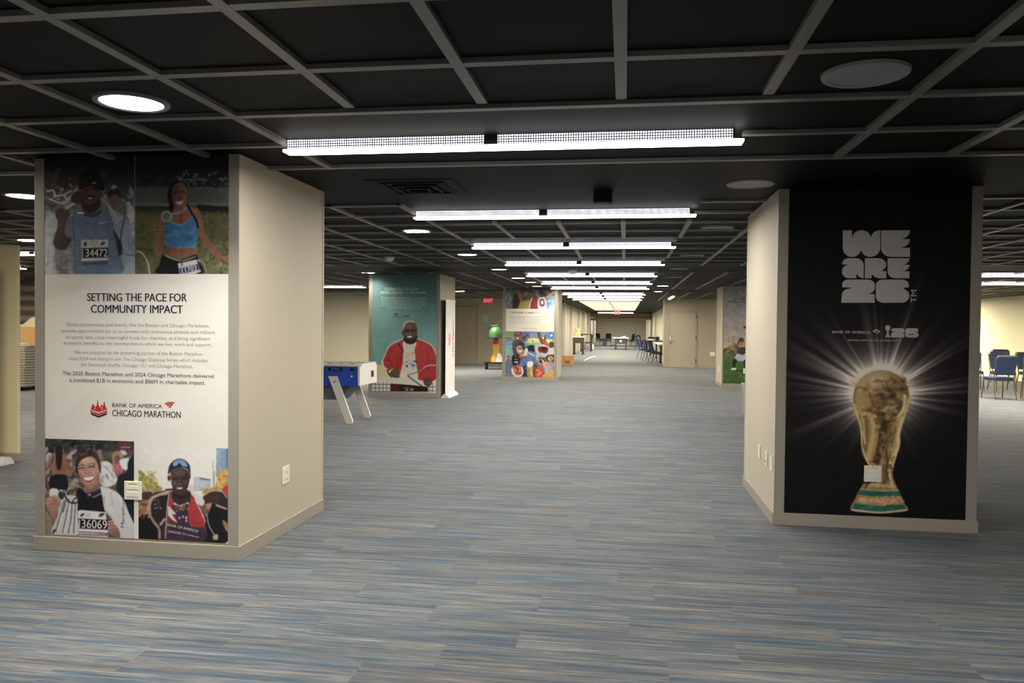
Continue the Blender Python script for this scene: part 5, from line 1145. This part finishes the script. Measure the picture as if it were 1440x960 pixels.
q = root('storage_bin', 'grey bin with a blue rimmed front behind the right pillar', 'bin', (2.17, 13.3, 0))
b = MB(); b.box(-.22, .22, -.2, .2, .02, .52, .02); b.build('body', mat('bin_grey', (140, 132, 130), .5), q)
b = MB(); b.box(-.23, .23, -.21, .21, .52, .56, .012); b.build('lid', mat('bin_lid', (160, 146, 140), .5), q)
b = MB(); b.box(-.225, -.2, -.205, -.19, .03, .34); b.box(.2, .225, -.205, -.19, .03, .34); b.box(-.225, .225, -.205, -.19, .32, .345); b.box(-.225, .225, -.205, -.19, .02, .045); b.build('blue_edging', mat('bin_blue', (70, 92, 150), .5), q)
b = MB()
for sx in (-1, 1):
    for sy in (-1, 1): b.cyl((sx * .18, sy * .16, 0), (sx * .18, sy * .16, .025), .02, n=10)
b.build('foot', BLACK, q)
b = MB(); b.tube([(-1.72, 33.2, .012), (-1.68, 34.6, .012), (-1.63, 36., .012), (-1.55, 37.6, .012)], .018); b.tube([(-1.55, 37.6, .012), (-1.4, 38.6, .012)], .018)
o = b.build('floor_cord', mat('pale_cord', (236, 232, 206), .6)); tag(o, 'pale cord lying along the carpet before the far room', 'cord')

# ================================================================== CHAIRS AND TABLES
def make_chair(frame):
    q = root('banquet_chair', '', 'chair')
    b = MB(); b.box(-.215, .215, -.2, .23, .41, .475, .025); b.build('seat', BLUEF, q, smooth=True)
    b = MB()
    # padded back, a little wider at the top, leaning back
    def bk(u, v): return Vector((u, -.215 - (v - .5) * .22, v))
    b.prism([(-.185, .52), (.185, .52), (.205, .88), (.17, .915), (-.17, .915), (-.205, .88)], bk, (0, .042, .01)); b.build('backrest', BLUEF, q)
    for sx in (-1, 1):
        b = MB(); b.tube([(sx * .205, .19, .42), (sx * .215, .205, .25), (sx * .225, .23, 0)], .012); b.build('leg', frame, q, smooth=True)
        b = MB(); b.tube([(sx * .205, -.20, .42), (sx * .213, -.235, .22), (sx * .222, -.30, 0)], .012); b.build('leg', frame, q, smooth=True)
        b = MB(); b.tube([(sx * .205, -.19, .41), (sx * .207, -.215, .55), (sx * .218, -.30, .89), (sx * .19, -.313, .93), (0, -.315, .935)], .012); b.build('back_frame', frame, q, smooth=True)
    b = MB(); b.tube([(-.21, .2, .40), (.21, .2, .40)], .010); b.tube([(-.21, -.2, .40), (.21, -.2, .40)], .010); b.tube([(-.21, .2, .40), (-.21, -.2, .40)], .010); b.tube([(.21, .2, .40), (.21, -.2, .40)], .010); b.build('seat_frame', frame, q, smooth=True)
    return q
cb = make_chair(BRONZE); used = False
def chair(proto, first, x, y, rz, lab, grp):
    q = proto if first else copy_tree(proto)
    q.location = (x, y, 0); q.rotation_euler = (0, 0, rz); q['label'] = lab; q['group'] = grp; return q
GR = 'blue chairs in the right hand aisle'
chair(cb, True, 8.0, 18.2, R(6), 'blue chair with its back to us at the right edge, the nearest whole one', GR)
chair(cb, False, 8.62, 18.0, R(-22), 'blue chair cut by the right edge of the photo', GR)
chair(cb, False, 8.5, 20.7, R(165), 'blue chair just right of the black poster pillar, mostly hidden', GR)
chair(cb, False, 9.15, 20.6, R(178), 'blue chair behind the nearest whole right edge chair, facing us', GR)
chair(cb, False, 9.82, 20.6, R(195), 'blue chair behind the one cut by the right edge, facing us', GR)
chair(cb, False, 10.4, 23.4, R(170), 'farthest blue chair at the right edge, close to the yellow wall', GR)
cd = make_chair(CHAIRM)
GC = 'blue chairs along the right of the far room'
chair(cd, True, 1.28, 32.2, R(-72), 'blue chair nearest the right door corner in the far room', GC)
chair(cd, False, 1.10, 34.2, R(-76), 'second blue chair from the right door corner in the far room', GC)
chair(cd, False, .92, 36.6, R(-70), 'third blue chair from the right door corner, tilted away', GC)
chair(cd, False, .95, 50.5, R(-80), 'blue chair beyond the row of three, beside the dark table', GC)
chair(cd, False, 1.25, 53.5, R(-100), 'farthest blue chair on the right of the far room', GC)
GM = 'blue chairs around the white clothed table'
chair(cd, False, -1.95, 63, R(-40), 'blue chair leftmost at the far middle group', GM)
chair(cd, False, -1.32, 62, R(10), 'blue chair left of the white clothed table', GM)
chair(cd, False, .42, 60, R(60), 'blue chair just right of the white clothed table', GM)
chair(cd, False, .72, 63, R(100), 'blue chair second right of the white clothed table', GM)
chair(cd, False, -2.32, 50.4, R(90), 'blue chair by the left wall of the far room beside the tall dark table', 'blue chair by the left wall')
def long_table(name, lab, x, y, hx, hy, z, top, legs, apron=None):
    q = root(name, lab, 'table', (x, y, 0))
    b = MB(); b.box(-hx, hx, -hy, hy, z - .04, z, .006); b.build('tabletop', top, q)
    if apron: b = MB(); b.box(-hx + .06, hx - .06, -hy + .04, -hy + .06, z - .34, z - .04); b.build('front_panel', apron, q)
    for sx in (-1, 1):
        for sy in (-1, 1):
            b = MB(); b.box(sx * (hx - .07) - .03, sx * (hx - .07) + .03, sy * (hy - .08) - .03, sy * (hy - .08) + .03, .05, z - .04); g = b.build('leg', legs, q)
            b = MB(); b.box(sx * (hx - .07) - .055, sx * (hx - .07) + .055, sy * (hy - .08) - .055, sy * (hy - .08) + .055, 0, .05, .01); b.build('foot', BLACK, g)
    return q
DT = mat('dark_table_frame', (54, 48, 44), .5)
q = long_table('game_table', 'dark framed table under a white cloth in the middle of the far room', -.26, 51.9, .40, 1.1, .72, DT, DT, mat('brown_apron', (76, 66, 60), .5))
b = MB(); b.prism([(-.07, .62), (.07, .62), (.05, .5), (0, .46), (-.05, .5)], lambda u, v: Vector((u, -1.062, v)), (0, .004, 0)); b.build('emblem', WHITE, q)
b = MB(); b.box(-.5, .5, -1.0, 1.2, .72, .765, .02); b.box(-.52, -.49, -.8, 1.2, .40, .75, .01); b.box(.49, .52, -.8, 1.2, .40, .75, .01)
o = b.build('tablecloth', CLOTH); o.location = (-.26, 51.9, 0); tag(o, 'white cloth over the table in the middle of the far room', 'tablecloth')
b = MB(); b.box(-.16, .16, -.2, .2, 0, .05, .02); b.ball((.1, 0, .06), .12, .14, .05)
o = b.build('folded_linen', CLOTH); o.location = (-.12, 52.3, .765); tag(o, 'folded white linen on the white clothed table', 'linen')
for i, (x, y) in enumerate(((-1.62, 63.4), (-.85, 62.2))):
    q = root('white_crate', ['white crate between the two blue chairs left of the clothed table', 'white crate tucked beside the white clothed table'][i], 'crate', (x, y, 0))
    b = MB(); b.box(-.2, .2, -.18, .18, .0, .62, .03); b.build('body', WHITE, q); b = MB(); b.box(-.21, .21, -.19, .19, .62, .66, .01); b.build('lid', WHITE, q)
q = long_table('tall_table', 'tall pale topped table against the left wall of the far room', -2.42, 41.5, .30, .5, .93, WOODW, DT, mat('brown_apron', (76, 66, 60), .5))
q = root('soft_toy', 'pale yellow soft toy sitting on the tall pale topped table', 'toy', (-2.48, 41.4, .93))
b = MB(); b.ball((0, 0, .145), .13, .12, .14); b.ball((0, -.02, .32), .105, .1, .10); b.build('body', mat('toy_cream', (226, 208, 130), .9, bump=.3), q, smooth=True)
for sx in (-1, 1):
    b = MB(); b.ball((sx * .08, 0, .42), .04, .03, .045); b.build('ear', mat('toy_cream', (226, 208, 130)), q, smooth=True)
    b = MB(); b.ball((sx * .12, -.06, .06), .06, .08, .05); b.build('foot', mat('toy_cream', (226, 208, 130)), q, smooth=True)
long_table('tall_table', 'tall dark topped table farther along the left wall of the far room', -2.28, 47.2, .36, .8, 1.02, BLACK, DT)
b = MB(); b.box(-.12, .12, -.1, .1, 0, .3, .05); b.ball((0, 0, .3), .1, .09, .06)
o = b.build('white_bag', WHITE, None, smooth=True); o.location = (-2.05, 49.6, .0); o.location.z = 0; tag(o, 'white bag beside the tall dark topped table', 'bag')
q = long_table('dining_table', 'dark topped table beside the row of three blue chairs at the right', 1.62, 44.5, .36, 3.2, .76, mat('dark_table_top', (70, 66, 62), .35), DT)
q = long_table('dining_table', 'white topped table behind the nearest blue chairs at the right door corner', 1.68, 35.0, .28, 2.4, .76, WHITE, DT)
for i, (x, y, sx, sz, m_) in enumerate(((1.55, 46.2, .22, .14, DARK), (1.42, 43.2, .2, .06, WHITE), (1.72, 42.6, .1, .2, DARK))):
    q = root('storage_case', ['dark case on the dark topped table at the right', 'flat white box on the dark topped table at the right', 'small upright dark case on the dark topped table'][i], 'case', (x, y, .76))
    b = MB(); b.box(-sx, sx, -.3, .3, 0, sz, .015); b.build('body', m_, q); b = MB(); b.box(-sx - .005, sx + .005, -.305, .305, sz * .7, sz * .8); b.build('lid_rim', DARK, q)

bpy.context.scene.view_settings.view_transform = 'Standard'
bpy.context.scene.view_settings.look = 'None'
bpy.context.scene.view_settings.exposure = .6
